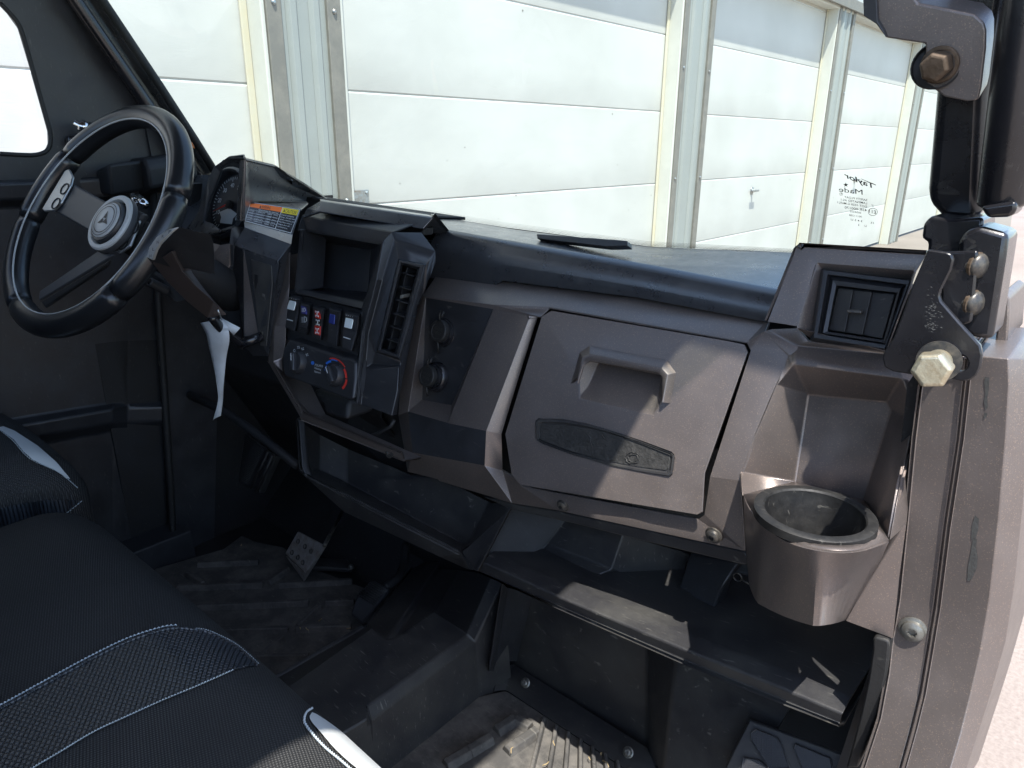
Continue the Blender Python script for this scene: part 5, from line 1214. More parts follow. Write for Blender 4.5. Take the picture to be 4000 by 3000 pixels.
# ---- warning label on its ledge
V = {}
for k, p, y_ in (('a', T(5, (575, 390)), .562), ('b', T(5, (985, 450)), .63), ('c', T(5, (918, 660)), .605), ('c2', T(5, (905, 735)), .598), ('d', T(5, (526, 548)), .548), ('d2', T(5, (530, 598)), .550), ('e', T(5, (800, 640)), .59),
                 ('f', T(5, (1030, 382)), .731), ('f2', T(5, (1045, 400)), .70), ('g', T(5, (990, 435)), .64), ('h', T(5, (580, 380)), .556), ('i', T(5, (445, 742)), .545), ('j', T(5, (803, 868)), .560), ('k', T(5, (905, 742)), .598), ('k2', T(5, (900, 1050)), .60), ('j2', T(5, (722, 1640)), .535), ('k3', T(5, (860, 1240)), .58), ('d3', T(5, (420, 600)), .54), ('i0', T(5, (408, 735)), .54)): V[k] = Y(p, y_)
V['s1'] = STK(T(5, (945, 470)), .06)
del V['s1']
F = [('a', 'b', 'c', 'd'), ('d', 'c', 'c2', 'd2'), ('h', 'f', 'f2', 'b', 'a'), ('d2', 'c2', 'j', 'i'), ('c2', 'k', 'j'), ('j', 'k', 'k3', 'j2')]
led = facets('driver_dash_panel', V, F, 'dash', VEH, .0015, .004)
LB = lambda p, o=0.0: None
la, lb_, lc, ld = V['a'], Y(T(5, (978, 452)), .6285), Y(T(5, (905, 646)), .6035), Y(T(5, (532, 546)), .5485)
la = Y(T(5, (577, 393)), .5625)
def LP(s, t, o=.0008):
    p = la*(1-s)*(1-t)+lb_*s*(1-t)+lc*s*t+ld*(1-s)*t
    return p+(CAM-p).normalized()*(o*1.2+.0022)
def LQ(bm, s0, t0, s1, t1, o=.0012):
    k = 4
    for i in range(k):
        a_, b_ = s0+(s1-s0)*i/k, s0+(s1-s0)*(i+1)/k; fan_bm(bm, [LP(a_, t0, o), LP(b_, t0, o), LP(b_, t1, o), LP(a_, t1, o)])
bm = bmesh.new(); LQ(bm, 0, 0, 1, 1, .0008); lab = obj('warning_label', bm, 'labelblack', VEH)
bm = bmesh.new(); LQ(bm, .012, .03, .645, .24); obj('warning_band', bm, 'orange', lab)
bm = bmesh.new(); LQ(bm, .655, .03, .985, .26); obj('caution_band', bm, 'yellow', lab)
bm = bmesh.new()
for s0, t0, s1, t1 in ((0, 0, 1, .015), (0, .975, 1, 1), (0, 0, .008, 1), (.990, 0, 1, 1), (.645, .0, .655, 1), (.01, .36, .64, .37), (.01, .52, .64, .53), (.01, .66, .64, .67), (.01, .80, .64, .81)): LQ(bm, s0, t0, s1, t1, .0015)
def lt(bm, s, s0, t0, s1, t1, o=.0016):
    p0 = LP(s0, t1, o); text_bm(bm, s, p0, LP(s1, t1, o)-p0, LP(s0, t0, o)-p0)
for k, (s, w_) in enumerate((('To avoid transmission', .27), ('damage, shift only when', .31), ('vehicle is stationary and', .31), ('idling. When vehicle is', .28), ('stopped, place shift', .26), ('in parked position.', .23))): lt(bm, s, .665, .30+k*.105, .665+w_, .37+k*.105)
lt(bm, 'Never exceed the rated load', .20, .265, .60, .335)
for k in range(5):
    for s0, w_, s in ((.02, .10, 'LOAD'), (.17, .18, 'CAPACITY'), (.40, .09, '1000'), (.52, .09, '454 kg')):
        if s: lt(bm, s, s0, .40+k*.115-.01, s0+w_, .47+k*.115-.02)
orient(bm); obj('label_print', bm, 'ink', lab)
bm = bmesh.new(); lt(bm, 'WARNING', .24, .065, .42, .21); lt(bm, 'CAUTION', .73, .075, .95, .225)
for s0 in (.20, .685): fan_bm(bm, [LP(s0, .21, .0016), LP(s0+.035, .21, .0016), LP(s0+.018, .06, .0016)])
orient(bm); obj('label_heading', bm, 'inkblack', lab)
# ---- driver lower dash: gate for the gear lever, key panel
V = {}
for k, p, y_ in (('i', T(5, (445, 742)), .545), ('j', T(5, (803, 868)), .560), ('j2', T(5, (722, 1640)), .535), ('i2', T(5, (520, 775)), .55), ('w', T(5, (640, 1475)), .525), ('w1', T(5, (525, 1480)), .515), ('w2', T(5, (500, 1530)), .512), ('q', T(5, (440, 900)), .54),
                 ('u0', T(5, (410, 735)), .535), ('u1', T(5, (430, 590)), .545), ('u2', T(5, (530, 600)), .56), ('v0', T(5, (330, 740)), .53), ('v1', T(5, (175, 700)), .525), ('v2', T(5, (80, 855)), .505), ('v3', T(5, (160, 968)), .505), ('v4', T(5, (415, 905)), .535), ('v5', T(5, (300, 1080)), .515), ('v6', T(5, (290, 1160)), .515), ('v7', T(5, (190, 1010)), .505),
                 ('x0', T(5, (500, 1000)), .55), ('x1', T(5, (505, 1590)), .53), ('x2', T(5, (330, 1330)), .53), ('x3', T(5, (230, 1180)), .51), ('y0', T(5, (745, 1640)), .54), ('bo', T(5, (600, 1640)), .53)): V[k] = Y(p, y_)
V['zz'] = Y(T(5, (100, 640)), .55)
F = [('i', 'j', 'j2', 'w', 'i2'), ('i', 'i2', 'w', 'w1', 'x0', 'q'), ('u1', 'u2', 'i', 'u0'), ('v1', 'v0', 'v3', 'v2'), ('v0', 'u0', 'v4', 'v5', 'v7', 'v3'), ('u0', 'i', 'q', 'v4'), ('v4', 'q', 'x0', 'x1', 'x2', 'v6', 'v5'), ('w1', 'w', 'j2', 'bo', 'w2')]
F[1] = ('i', 'i2', 'w1', 'x0', 'q'); F.append(('i2', 'w', 'w1'))
drv = facets('key_panel', V, F, ['bronze', 'black'], VEH, .002, .004, mi=[1, 1, 1, 0, 0, 1, 1, 1, 0])
bd = bvh_of(drv)
def onto(bv, p, o=0.0):
    h = cast(bv, p); d = ray(*p).normalized(); return h[0]-d*o if h else Y(p, .54)-d*o
# gate
prism('gear_gate', [onto(bd, T(5, p), .003) for p, y_ in (((582, 856), .552), ((745, 908), .556), ((752, 1060), .552), ((705, 1560), .532), ((655, 1560), .530), ((640, 1400), .534), ((592, 1000), .546))], (0, .002, 0), 'dusty', VEH, .002)
prism('gate_slot', [onto(bd, T(5, p), .0036) for p, y_ in (((610, 975), .548), ((640, 985), .548), ((638, 1040), .546), ((622, 1080), .545), ((668, 1500), .530), ((650, 1500), .530), ((608, 1050), .545))], (0, .002, 0), 'deep', VEH, .0)
ic = Y(T(5, (372, 1185)), .530); iax = Vector((.28, -.93, .2)).normalized(); ir = (Y(T(5, (372, 1110)), .53)-ic).length
ign = lathe('ignition_switch', ic, iax, [(ir*1.15, -.004), (ir*1.12, .002), (ir*.9, .006), (ir*.72, .007), (ir*.70, .014), (ir*.62, .016), (0, .016)], 'black', VEH, 36)
lathe('key_barrel', ic, iax, [(ir*.44, .015), (ir*.42, .024), (ir*.30, .026), (0, .026)], 'rust', ign, 24)
key = prism('key', [ic+iax*d_+Vector((0, .2, .98))*h_ for d_, h_ in ((.024, -.004), (.030, -.008), (.044, -.008), (.050, -.003), (.050, .004), (.044, .009), (.030, .009), (.024, .005))], (.002, .001, 0), 'silver', None, .0006)
tag(key, 'small worn metal key turned in the ignition behind the gear lever', 'key')
# panel between binnacle and left wall, left vent, black controller box seen through the wheel
V = {}
for k, p, y_ in (('a', T(4, (1240, 470)), .66), ('b', T(4, (1365, 468)), .66), ('c', T(4, (1300, 700)), .60), ('d', T(4, (1195, 830)), .56), ('e', T(4, (1130, 730)), .58), ('f', T(4, (1110, 560)), .62), ('g', T(4, (960, 380)), .68), ('h', T(4, (1060, 375)), .69), ('i', T(4, (1230, 900)), .53)): V[k] = Y(p, y_)
facets('left_dash_end', V, [('a', 'b', 'c'), ('a', 'c', 'd', 'e', 'f'), ('g', 'h', 'f', 'e'), ('h', 'a', 'f')], 'dash', VEH, .003, .004)
lvn = prism('left_vent', [Y(T(4, p), .60) for p in ((1195, 520), (1245, 525), (1225, 720), (1160, 715))], (0, .02, 0), 'deep', VEH, .002)
for k in range(4): prism('louver', [Y(T(4, (1185-k*7+a, 560+k*38+b)), .597) for a, b in ((0, 0), (42, 4), (41, 12), (-1, 8))], (0, .012, 0), 'black', lvn, .0004)
bxp = [Y(T(4, p), .56) for p in ((705, 372), (925, 362), (955, 420), (975, 560), (830, 660), (722, 610))]
prism('steering_column_cover', bxp, (-.02, .10, .01), 'deep', VEH, .006)
prism('steering_column_cover', [Y(T(4, p), .50) for p in ((540, 480), (700, 400), (722, 610), (640, 600), (530, 520))], (-.02, .10, .01), 'deep', VEH, .006)
# dash skin closing the space under the driver's dash
facets('driver_dash_back', {'a': Vector((-1.42, .74, 1.34)), 'b': Vector((-.86, .76, 1.31)), 'c': Vector((-1.42, .66, .98)), 'd': Vector((-.86, .66, 1.0)), 'e': Vector((-1.42, .80, .72)), 'f': Vector((-.80, .80, .72)), 'g': Vector((-1.42, .9, 1.31)), 'h': Vector((-.86, .86, 1.30))}, [('a', 'b', 'd', 'c'), ('c', 'd', 'f', 'e'), ('g', 'h', 'b', 'a')], 'deep', VEH, .01, .005)
facets('centre_back', {'a': Vector((-.95, .70, 1.29)), 'b': Vector((-.45, .76, 1.26)), 'c': Vector((-.95, .66, .95)), 'd': Vector((-.45, .76, .95)), 'e': Vector((-.95, .80, .62)), 'f': Vector((-.45, .80, .62))}, [('a', 'b', 'd', 'c'), ('c', 'd', 'f', 'e')], 'deep', VEH, 0, .005)
# ---- steering wheel
WC = Vector((-1.116, .381, 1.315)); wt, wy_ = R(35), R(9.6)
WN = Vector((math.sin(wy_)*math.cos(wt), -math.cos(wy_)*math.cos(wt), math.sin(wt)))
WA = WN.cross(Vector((0, 0, 1))).normalized(); WA = -WA if WA.x < 0 else WA; WB = WN.cross(WA); WB = -WB if WB.z < 0 else WB
WRAD = .165
def W(a, r_, h=0.0): return WC+(WA*math.sin(R(a))+WB*math.cos(R(a)))*r_+WN*h
def WI(p, h=0.0):                                                   # a point of the photo on the plane of the wheel
    d = ray(*p); o_ = WC+WN*h; return CAM+d*((o_-CAM).dot(WN)/d.dot(WN))
whl = empty('steering_wheel', (0, 0, 0)); whl.parent = VEH; whl.matrix_parent_inverse = Matrix.Translation(-VEH.location)
# rim: four leather lengths with smooth glossier inserts
def rimseg(a0, a1, m, rr=.0160):
    n = max(6, int(abs(a1-a0)/4)); pts = [W(a0+(a1-a0)*i/n, WRAD) for i in range(n+1)]
    rad = [rr]*(n+1); rad[0] = rad[-1] = rr*.90
    return tube('rim', pts, rad, m, whl, 20)
def ang(p):
    q = WI(p)-WC; return math.degrees(math.atan2(q.dot(WA), q.dot(WB)))
def ang_near(p): return ang(p)
cuts = [ang(T(4, (490, 420))), ang(T(4, (1040, 640))), ang(T(4, (730, 1110))), ang(T(4, (130, 1330))), ang(T(4, (240, 760)))]
cuts = sorted(c % 360 for c in cuts)
for i in range(len(cuts)):
    a0 = cuts[i]; a1 = cuts[(i+1) % len(cuts)]; a1 += 360 if a1 <= a0 else 0
    rimseg(a0+.25, a1-.25, 'leather', .0172 if i % 2 else .0162)
tube('rim_core', [W(a, WRAD) for a in range(0, 360, 6)], .0118, 'rubber', whl, 12, True)
# pale piping line round the front of the rim
bm = bmesh.new(); tube_bm(bm, [W(a, WRAD-.0118, .0118) for a in range(0, 360, 4)], .0013, 6, True); obj('rim_piping', bm, 'ring', whl)
# spokes
def spoke(pts, h0, h1, m='spoke', name='spoke', bev=.003, th=.010):
    return prism(name, [WI(p, h) for p, h in zip(pts, [h0]*len(pts) if not isinstance(h0, list) else h0)], -WN*th, m, whl, bev)
spoke(T(4, (462, 520), (700, 650), (620, 860), (345, 700)), [.000, .016, .016, .000], 0)
spoke(T(4, (800, 660), (935, 715), (905, 760), (870, 830), (780, 900), (690, 890)), [.016, .006, .004, .0, .0, .010], 0)
spoke(T(4, (640, 960), (735, 985), (680, 1020), (250, 1280), (255, 1225)), [.010, .010, .010, .010, .010], 0, th=.004, bev=.001)
spoke(T(4, (715, 1015), (690, 1060), (290, 1330), (262, 1290)), [-.012, -.014, -.018, -.016], 0, 'deep', th=.004)
for pl_, nm in ((T(4, (445, 430), (470, 480), (455, 540), (395, 650), (345, 700), (285, 705), (270, 690), (330, 590), (420, 440)), 0), (T(4, (905, 758), (878, 832), (840, 930), (770, 978), (750, 960), (780, 880), (830, 790), (880, 765)), 1)):
    p_ = spoke(pl_, .006, 0, 'silver', 'spoke_plate', .0015, .004)
    for c_ in (((418, 560), (362, 655)) if nm == 0 else ((872, 815), (800, 915))):
        o_ = WI(T(4, c_), .0065); lathe('spoke_hole', o_, WN, [(.0095, .0), (.0095, .0006), (.0080, .0009), (.0078, -.001), (0, -.001)], 'deep', p_, 24)
HC = WI(T(4, (715, 780)), .020)
lathe('hub', HC, WN, [(.026, -.024), (.041, -.008), (.041, -.002), (.040, .0)], 'spoke', whl, 48)
lathe('hub_ring', HC, WN, [(.0405, -.002), (.0405, .001), (.0385, .003), (.0335, .003), (.0320, .0), (.0315, -.004)], 'ring', whl, 48)
lathe('hub_cap', HC, WN, [(.0300, -.006), (.0300, .003), (.0285, .006), (0, .0065)], 'black', whl, 48)
lathe('hub_emblem', HC, WN, [(.0255, .0062), (.0255, .0075), (.0245, .0082), (0, .0086)], 'ring', whl, 48)
bm = bmesh.new()
H = lambda x, y, h=.0092: HC+WA*x+WB*y+WN*h
for t0 in (90, 210, 330):
    c_, s_ = math.cos(R(t0)), math.sin(R(t0)); rot = lambda x, y: H(x*c_-y*s_, x*s_+y*c_)
    fan_bm(bm, [rot(.013, 0), rot(.002, .004), rot(.002, -.004)])
for r0, r1 in ((.0195, .0183), (.0235, .0226)):
    for i in range(40):
        t0, t1 = i*math.pi/20, (i+1)*math.pi/20; fan_bm(bm, [H(r_*math.cos(t), r_*math.sin(t)) for r_, t in ((r0, t0), (r0, t1), (r1, t1), (r1, t0))])
obj('emblem_mark', bm, 'inkblack', whl)
tube('steering_column', [HC-WN*.03, HC-WN*.16, HC-WN*.30], [.026, .03, .035], 'deep', VEH, 20)
# bits under the column: light stalk end, bracket
bm = bmesh.new(); tube_bm(bm, [Y(T(4, (900, 620)), .47), Y(T(4, (940, 665)), .46)], .006, 10); tube_bm(bm, [Y(T(4, (860, 600)), .47), Y(T(4, (880, 660)), .46)], .004, 8)
obj('tilt_lever', bm, 'chrome', VEH)
o_ = Y(T(4, (972, 1162)), .44); lathe('tilt_lever', o_, WN, [(.0065, -.03), (.0065, .0), (.0045, .001), (.0040, -.004), (0, -.004)], 'spoke', VEH, 20)
prism('column_bracket', [Y(T(4, p), .47) for p in ((860, 1110), (940, 1080), (1060, 1140), (1120, 1260), (1140, 1300), (1060, 1250), (960, 1200), (880, 1170))], (0, .03, 0), 'deep', VEH, .003)
# ---- gear lever
lev = empty('gear_lever', (0, 0, 0)); lev.parent = VEH; lev.matrix_parent_inverse = Matrix.Translation(-VEH.location)
l0, l1, l2, l3 = Y(T(4, (1370, 1385)), .45), Y(T(4, (1440, 1470)), .47), Y(T(4, (1560, 1565)), .50), Y(T(4, (1700, 1515)), .530)
tube('lever_rod', spline([l0, l1, l2], 6), .0068, 'gloss', lev, 16); tube('lever_arm', [l2, (l2+l3)/2, l3], .0075, 'gloss', lev, 16)
gp_ = [(T(4, (1090, 1000)), .385, .017), (T(4, (1150, 1080)), .40, .0135), (T(4, (1220, 1180)), .415, .0135), (T(4, (1300, 1290)), .43, .0150), (T(4, (1365, 1375)), .447, .0155)]
# hand grip: wedge shaped, two faces meeting in a ridge
V = {}
prof = [(T(4, (985, 1040)), T(4, (1110, 965)), T(4, (1215, 935)), .375, .365, .40), (T(4, (1090, 1170)), T(4, (1180, 1095)), T(4, (1235, 1090)), .395, .385, .415), (T(4, (1210, 1290)), T(4, (1270, 1190)), T(4, (1320, 1200)), .415, .405, .43), (T(4, (1345, 1398)), T(4, (1385, 1290)), T(4, (1418, 1335)), .440, .432, .455)]
F = []
for i, (a, b, c_, ya, yb, yc) in enumerate(prof):
    V[('a', i)] = Y(a, ya); V[('b', i)] = Y(b, yb); V[('c', i)] = Y(c_, yc); V[('d', i)] = (V[('a', i)]+V[('c', i)])/2+Vector((.0, .02, -.006))
for i in range(3):
    for p, q in ('ab', 'bc', 'cd', 'da'): F.append(((p, i), (q, i), (q, i+1), (p, i+1)))
F += [(('a', 3), ('b', 3), ('c', 3), ('d', 3)), (('a', 0), ('b', 0), ('c', 0), ('d', 0))]
bm = bmesh.new(); vv = {k: bm.verts.new(v) for k, v in V.items()}
for f in F: bm.faces.new([vv[k] for k in f])
bmesh.ops.recalc_face_normals(bm, faces=bm.faces); mods(obj('grip', bm, 'brown', lev), .004, 4)
kp = T(4, (948, 1010), (965, 940), (1010, 870), (1075, 820), (1150, 800), (1195, 820), (1214, 870), (1226, 950), (1236, 1085), (1150, 1050), (1060, 1035), (980, 1035))
kn = prism('knob', [Y(p, y_) for p, y_ in zip(kp, (.362, .356, .352, .352, .358, .366, .374, .384, .398, .390, .372, .362))], (.003, .030, -.010), 'black', lev, .005, 5)
ki = T(4, (952, 1005), (970, 940), (1015, 876), (1080, 830), (1150, 812), (1100, 850), (1045, 905), (1010, 965), (990, 1025))
ki = [(x-1, y-1) for x, y in ki]
prism('gear_plate', [Y(p, y_-.013) for p, y_ in zip(ki, (.362, .356, .352, .352, .358, .353, .352, .354, .360))], (.001, .003, 0), 'ring', kn, .0008)
bm = bmesh.new()
for k, (s, c_) in enumerate((('P', (1090, 828)), ('R', (1045, 858)), ('N', (1012, 895)), ('L', (985, 940)), ('H', (965, 985)))):
    p0 = Y(T(4, (c_[0]+2, c_[1]+22)), .3375); text_bm(bm, s, p0, Y(T(4, (c_[0]+15, c_[1]+19)), .3375)-p0, Y(T(4, (c_[0]+4, c_[1]+2)), .3375)-p0)
orient(bm); obj('gear_letters', bm, 'inkblack', kn)
# ---- white paper tag on its wire, hung from the gear lever
def paper():
    A = [(T(4, (1300, 1432)), .452), (T(4, (1345, 1395)), .455), (T(4, (1440, 1400)), .462), (T(4, (1556, 1462)), .468), (T(4, (1515, 1508)), .466), (T(4, (1478, 1560)), .468), (T(4, (1475, 1640)), .475)]
    rowsL = [(T(4, (1298, 1430)), .458), (T(4, (1335, 1500)), .460), (T(4, (1352, 1580)), .464), (T(4, (1372, 1659)), .47), (T(14, (205, 10)), .475), (T(14, (212, 90)), .480), (T(14, (182, 196)), .482)]
    rowsR = [(T(4, (1440, 1400)), .470), (T(4, (1478, 1470)), .470), (T(4, (1485, 1550)), .472), (T(4, (1465, 1659)), .476), (T(14, (240, 10)), .478), (T(14, (236, 90)), .484), (T(14, (225, 172)), .484)]
    bm = bmesh.new(); g_ = []
    L = spline([Y(p, y) for p, y in rowsL], 5); Rr = spline([Y(p, y) for p, y in rowsR], 5)
    for a, b in zip(L, Rr):
        g_.append([bm.verts.new(a+(b-a)*t+Vector((0, -.004*math.sin(t*math.pi), 0))) for t in (0, .25, .5, .75, 1)])
    for r0, r1 in zip(g_, g_[1:]):
        for i in range(4): bm.faces.new((r0[i], r0[i+1], r1[i+1], r1[i]))
    # folded corner to the right
    q = [bm.verts.new(Y(T(4, p), y)) for p, y in (((1440, 1400), .470), ((1556, 1462), .476), ((1515, 1508), .474), ((1478, 1470), .470))]
    bm.faces.new(q); bmesh.ops.remove_doubles(bm, verts=bm.verts, dist=.0008); orient(bm)
    o = obj('paper_tag', bm, 'paper', None, smooth=True); mods(o, solid=.0005); return o
pt = paper(); tag(pt, 'crumpled white paper tag hanging from the gear lever by a thin wire', 'paper tag')
wire = tube('tag_wire', [Y(T(4, (1412, 1345)), .447), Y(T(4, (1425, 1380)), .45), Y(T(4, (1438, 1408)), .465)], .0012, 'silver', pt, 8)

# ---- driver's door
DP = lambda p, o=0.0: X(p, -1.42+o)
win = [(-260, 20), (-40, -30), (0, 7), (20, 28), (43, 60), (65, 133), (88, 215), (107, 283), (108, 310), (103, 322), (93, 330), (67, 335), (0, 332), (-260, 322)]
V = {}
outl = [(-260, -200), (-40, -150), (60, -90), (110, -60), (165, 0), (210, 70), (265, 150), (300, 210), (330, 260), (330, 420), (200, 430), (110, 430), (0, 430), (-260, 425)]
for i, (a, b) in enumerate(zip(win, outl)): V[('w', i)] = DP(a); V[('o', i)] = DP(b); V[('v', i)] = DP(a)+Vector((-.012, 0, 0))
V[('w', 0)] = Vector((-1.42, -.16, 1.69)); V[('v', 0)] = V[('w', 0)]+Vector((-.012, 0, 0)); V[('o', 0)] = Vector((-1.42, -.46, 1.93)); V[('w', 13)] = Vector((-1.42, -.16, 1.395)); V[('v', 13)] = V[('w', 13)]+Vector((-.012, 0, 0)); V[('o', 13)] = Vector((-1.42, -.46, 1.335))
F = [(('w', 13), ('w', 0), ('o', 0), ('o', 13)), (('w', 13), ('w', 0), ('v', 0), ('v', 13))]
for i in range(13): F += [(('w', i), ('w', i+1), ('o', i+1), ('o', i)), (('w', i), ('w', i+1), ('v', i+1), ('v', i))]
door = facets('driver_door', V, F, 'black', VEH, .004, .004)
wg = [V[('w', i)]+Vector((-.010, 0, 0)) for i in range(14)]; bm = bmesh.new(); bm.faces.new([bm.verts.new(p) for p in wg]); orient(bm); obj('window_pane', bm, 'sideglass', door)
tube('window_seal', [DP(p)+Vector((.001, 0, 0)) for p in spline([Vector((x, y, 0)) for x, y in win[2:13]], 3) for p in [(p.x, p.y)]], .0035, 'rubber', door, 8)
# lower door skin with ledge bands and pocket
V = {}
rows = [(425, .0), (440, .004), (505, .0), (700, -.004), (870, 0), (885, .025), (925, .020), (945, -.02), (1200, -.02), (1400, -.02)]
rows = [(388, .0), (395, .030), (430, .024), (445, -.006), (740, -.01), (872, -.012), (886, .012), (915, .008), (932, -.018), (1290, -.02)]
for i, (v_, o_) in enumerate(rows):
    V[('l', i)] = DP((-200, v_+8), o_); V[('l', i)].y = -.46; V[('r', i)] = DP((352 if i > 3 else 330, v_-14+(0 if i < 4 else 8)), o_)
    V[('m', i)] = DP((110 if i < 4 else 245, v_-2), o_)
    V[('n', i)] = DP((150 if i < 4 else 275, v_-4), -.01 if i > 3 else -.004)
F = []
for i in range(9):
    for a, b in ('lm', 'mn', 'nr'): F.append(((a, i), (b, i), (b, i+1), (a, i+1)))
facets('door_skin', V, F, 'black', door, .008, .004, seg=4)
# latch with chrome pin, and pull cup
lt_ = prism('door_latch', [DP(p, .02) for p in T(1, (440, 880), (560, 870), (620, 900), (600, 980), (500, 990), (450, 940))], (-.02, 0, 0), 'gloss', door, .006, 3)
bm = bmesh.new(); a_, b_ = DP(T(1, (480, 790)), .035), DP(T(1, (580, 840)), .04); tube_bm(bm, [a_, a_+(b_-a_)*.3, a_+(b_-a_)*.35, b_], [.005, .005, .010, .010], 16); obj('latch_pin', bm, 'chrome', lt_, smooth=True)
lathe('latch_knob', b_, (b_-a_), [(.012, -.004), (.0125, .006), (.008, .008), (.004, .004), (0, .004)], 'rubber', lt_, 20)
# ---- left A pillar, door frame edge
def strut(name, p0, p1, x, o0, o1, m, w0=10, dy=.0, th=.03):
    a, b = Vector(p0), Vector(p1); n_ = Vector((-(b-a).y, (b-a).x)).normalized()
    return prism(name, [X(a+n_*o0, x), X(b+n_*o0, x), X(b+n_*o1, x), X(a+n_*o1, x)], (-th, 0, 0), m, VEH, .003)
ap0, ap1 = (215, -80), (466, 372)
prism('left_front_post', [X(p, -1.40) for p in ((110, -80), (180, -80), (466, 372), (452, 392), (400, 352), (323, 245), (265, 165))], (-.05, 0, 0), 'gloss', VEH, .004)
for off in (-30, -44): pass
tube('left_front_post', [X(p, -1.385) for p in ((122, -80), (162, 0), (245, 120), (323, 233), (395, 340), (430, 385))], .011, 'gloss', VEH, 12)
tube('glass_seal', [X(p, -1.385) for p in ((172, -80), (221, 0), (345, 185), (420, 300), (466, 374))], .0075, 'rubber', VEH, 12)
prism('post_reflector', [X(T(4, p), -1.37) for p in ((1215, 240), (1250, 262), (1265, 300), (1230, 290))], (-.01, 0, 0), 'amber', VEH, .001)
facets('left_side_wall', {'a': Vector((-1.43, .45, .54)), 'b': Vector((-1.43, 1.0, .54)), 'c': Vector((-1.43, 1.0, 1.30)), 'd': Vector((-1.43, .45, 1.30))}, [('a', 'b', 'c', 'd')], 'deep', VEH, 0, .004)
facets('post_skirt', {'a': X((300, 200), -1.412), 'b': X((345, 420), -1.412), 'c': X((475, 425), -1.412), 'd': X((470, 372), -1.412), 'e': X((400, 300), -1.412), 'f': X((325, 200), -1.412)}, [('a', 'b', 'c', 'd', 'e', 'f')], 'black', VEH, 0, .004)
# ---- left footwell side wall and door jamb
V = {k: DP(p, o_) for k, p, o_ in (('a', (340, 400), .0), ('b', (352, 830), .0), ('c', (372, 1215), .0), ('e', (460, 1290), .0), ('f', (470, 850), .01), ('g', (460, 395), .0), ('d', (395, 1240), .02))}
facets('footwell_side', V, [('a', 'b', 'f', 'g'), ('b', 'c', 'd', 'e', 'f')], 'black', VEH, .01, .005)
tube('door_edge_seal', [DP(p, .012) for p in ((330, 400), (345, 700), (356, 860), (368, 1050), (374, 1160), (366, 1200), (330, 1228))], .007, 'rubber', VEH, 12)
facets('sill', {'a': Vector((-1.43, -.4, FZ+.06)), 'b': Vector((-1.43, .55, FZ+.06)), 'c': Vector((-1.385, -.4, FZ+.05)), 'd': Vector((-1.385, .55, FZ+.05)), 'e': Vector((-1.375, -.4, FZ-.01)), 'f': Vector((-1.375, .55, FZ-.01))}, [('a', 'b', 'd', 'c'), ('c', 'd', 'f', 'e')], 'black', VEH, .006, .004)
# diagonal duct above the driver's feet
tube('heater_hose', [Y(p, y_) for p, y_ in ((T(14, (60, 60)), .60), (T(14, (250, 150)), .60), (T(14, (420, 270)), .60), (T(14, (640, 440)), .60))], .008, 'deep', VEH, 12)
# ---- pedals
pp = [Y(p, y_) for p, y_ in zip(T(14, (640, 795), (785, 872), (775, 885), (680, 1020), (570, 915)), (.640, .640, .638, .612, .618))]
bp_ = prism('brake_pedal', pp, (0, .004, -.003), 'pedal', VEH, .002)
prism('pedal_side', [Y(p, y_) for p, y_ in zip(T(14, (783, 872), (790, 876), (672, 1066), (575, 930), (680, 1018)), (.640, .65, .618, .628, .613))], (0, .004, 0), 'pedal', bp_, .001)
for c_ in ((643, 850), (680, 878), (712, 903), (610, 910), (642, 936), (668, 964)):
    o_ = Y(T(14, c_), .626+.0); n_ = (pp[1]-pp[0]).cross(pp[4]-pp[0]).normalized(); n_ = -n_ if n_.dot(CAM-o_) < 0 else n_
    t_ = (pp[0]-o_).dot(n_)/ray(*T(14, c_)).dot(n_); o_ = o_+ray(*T(14, c_))*t_
    lathe('pedal_hole', o_, n_, [(.0052, .0), (.0048, .0016), (.0036, .0020), (.0032, -.001), (0, -.001)], 'screw', bp_, 16)
tube('pedal_arm', [pp[1], Y(T(14, (880, 690)), .78)], .004, 'screw', bp_, 8)
bm = bmesh.new(); joinprism(bm, [Zc(p, FZ+.03) for p in T(14, (720, 935), (910, 945), (935, 975), (930, 1000), (720, 985))], (0, 0, -.01)); mods(obj('pedal_stop', bm, 'dusty', VEH), .003)
screw(Zc(T(14, (928, 990)), FZ+.031), Vector((0, -.2, 1)), .005, m='screw2')
ac = [Y(p, y_) for p, y_ in zip(T(14, (1030, 1058), (1118, 1105), (1060, 1190), (990, 1300), (918, 1245), (960, 1140)), (.640, .642, .622, .605, .600, .620))]
ap_ = prism('accelerator_pedal', ac, (0, .012, -.008), 'spoke', VEH, .005)
bm = bmesh.new()
for k in range(9):
    a_ = Vector(T(14, (962+k*9, 1140-k*9))); b_ = a_+Vector((34, 20)); tube_bm(bm, [Y(a_, .6175+k*.0016), Y(b_, .6205+k*.0016)], .0012, 6)
obj('pedal_rib', bm, 'rubber', ap_)
tube('pedal_arm', spline([Y(T(14, (1110, 1100)), .655), Y(T(14, (1185, 1040)), .69), Y(T(14, (1215, 960)), .73), Y(T(14, (1225, 870)), .76)], 5), .008, 'deep', ap_, 10)
dp = [Y(p, y_) for p, y_ in zip(T(14, (360, 268), (522, 388), (430, 588), (245, 490)), (.72, .72, .69, .69))]
ft = prism('foot_rest', dp, (0, .015, -.006), 'dusty', VEH, .003)
def FR(s, t, o=.001):
    p = dp[0]*(1-s)*(1-t)+dp[1]*s*(1-t)+dp[2]*s*t+dp[3]*(1-s)*t; n_ = (dp[1]-dp[0]).cross(dp[3]-dp[0]).normalized(); n_ = -n_ if n_.dot(CAM-p) < 0 else n_; return p+n_*o
bm = bmesh.new()
for k in range(24): tube_bm(bm, [FR(.04, .05+k*.038), FR(.66, .05+k*.038)], .0009, 6)
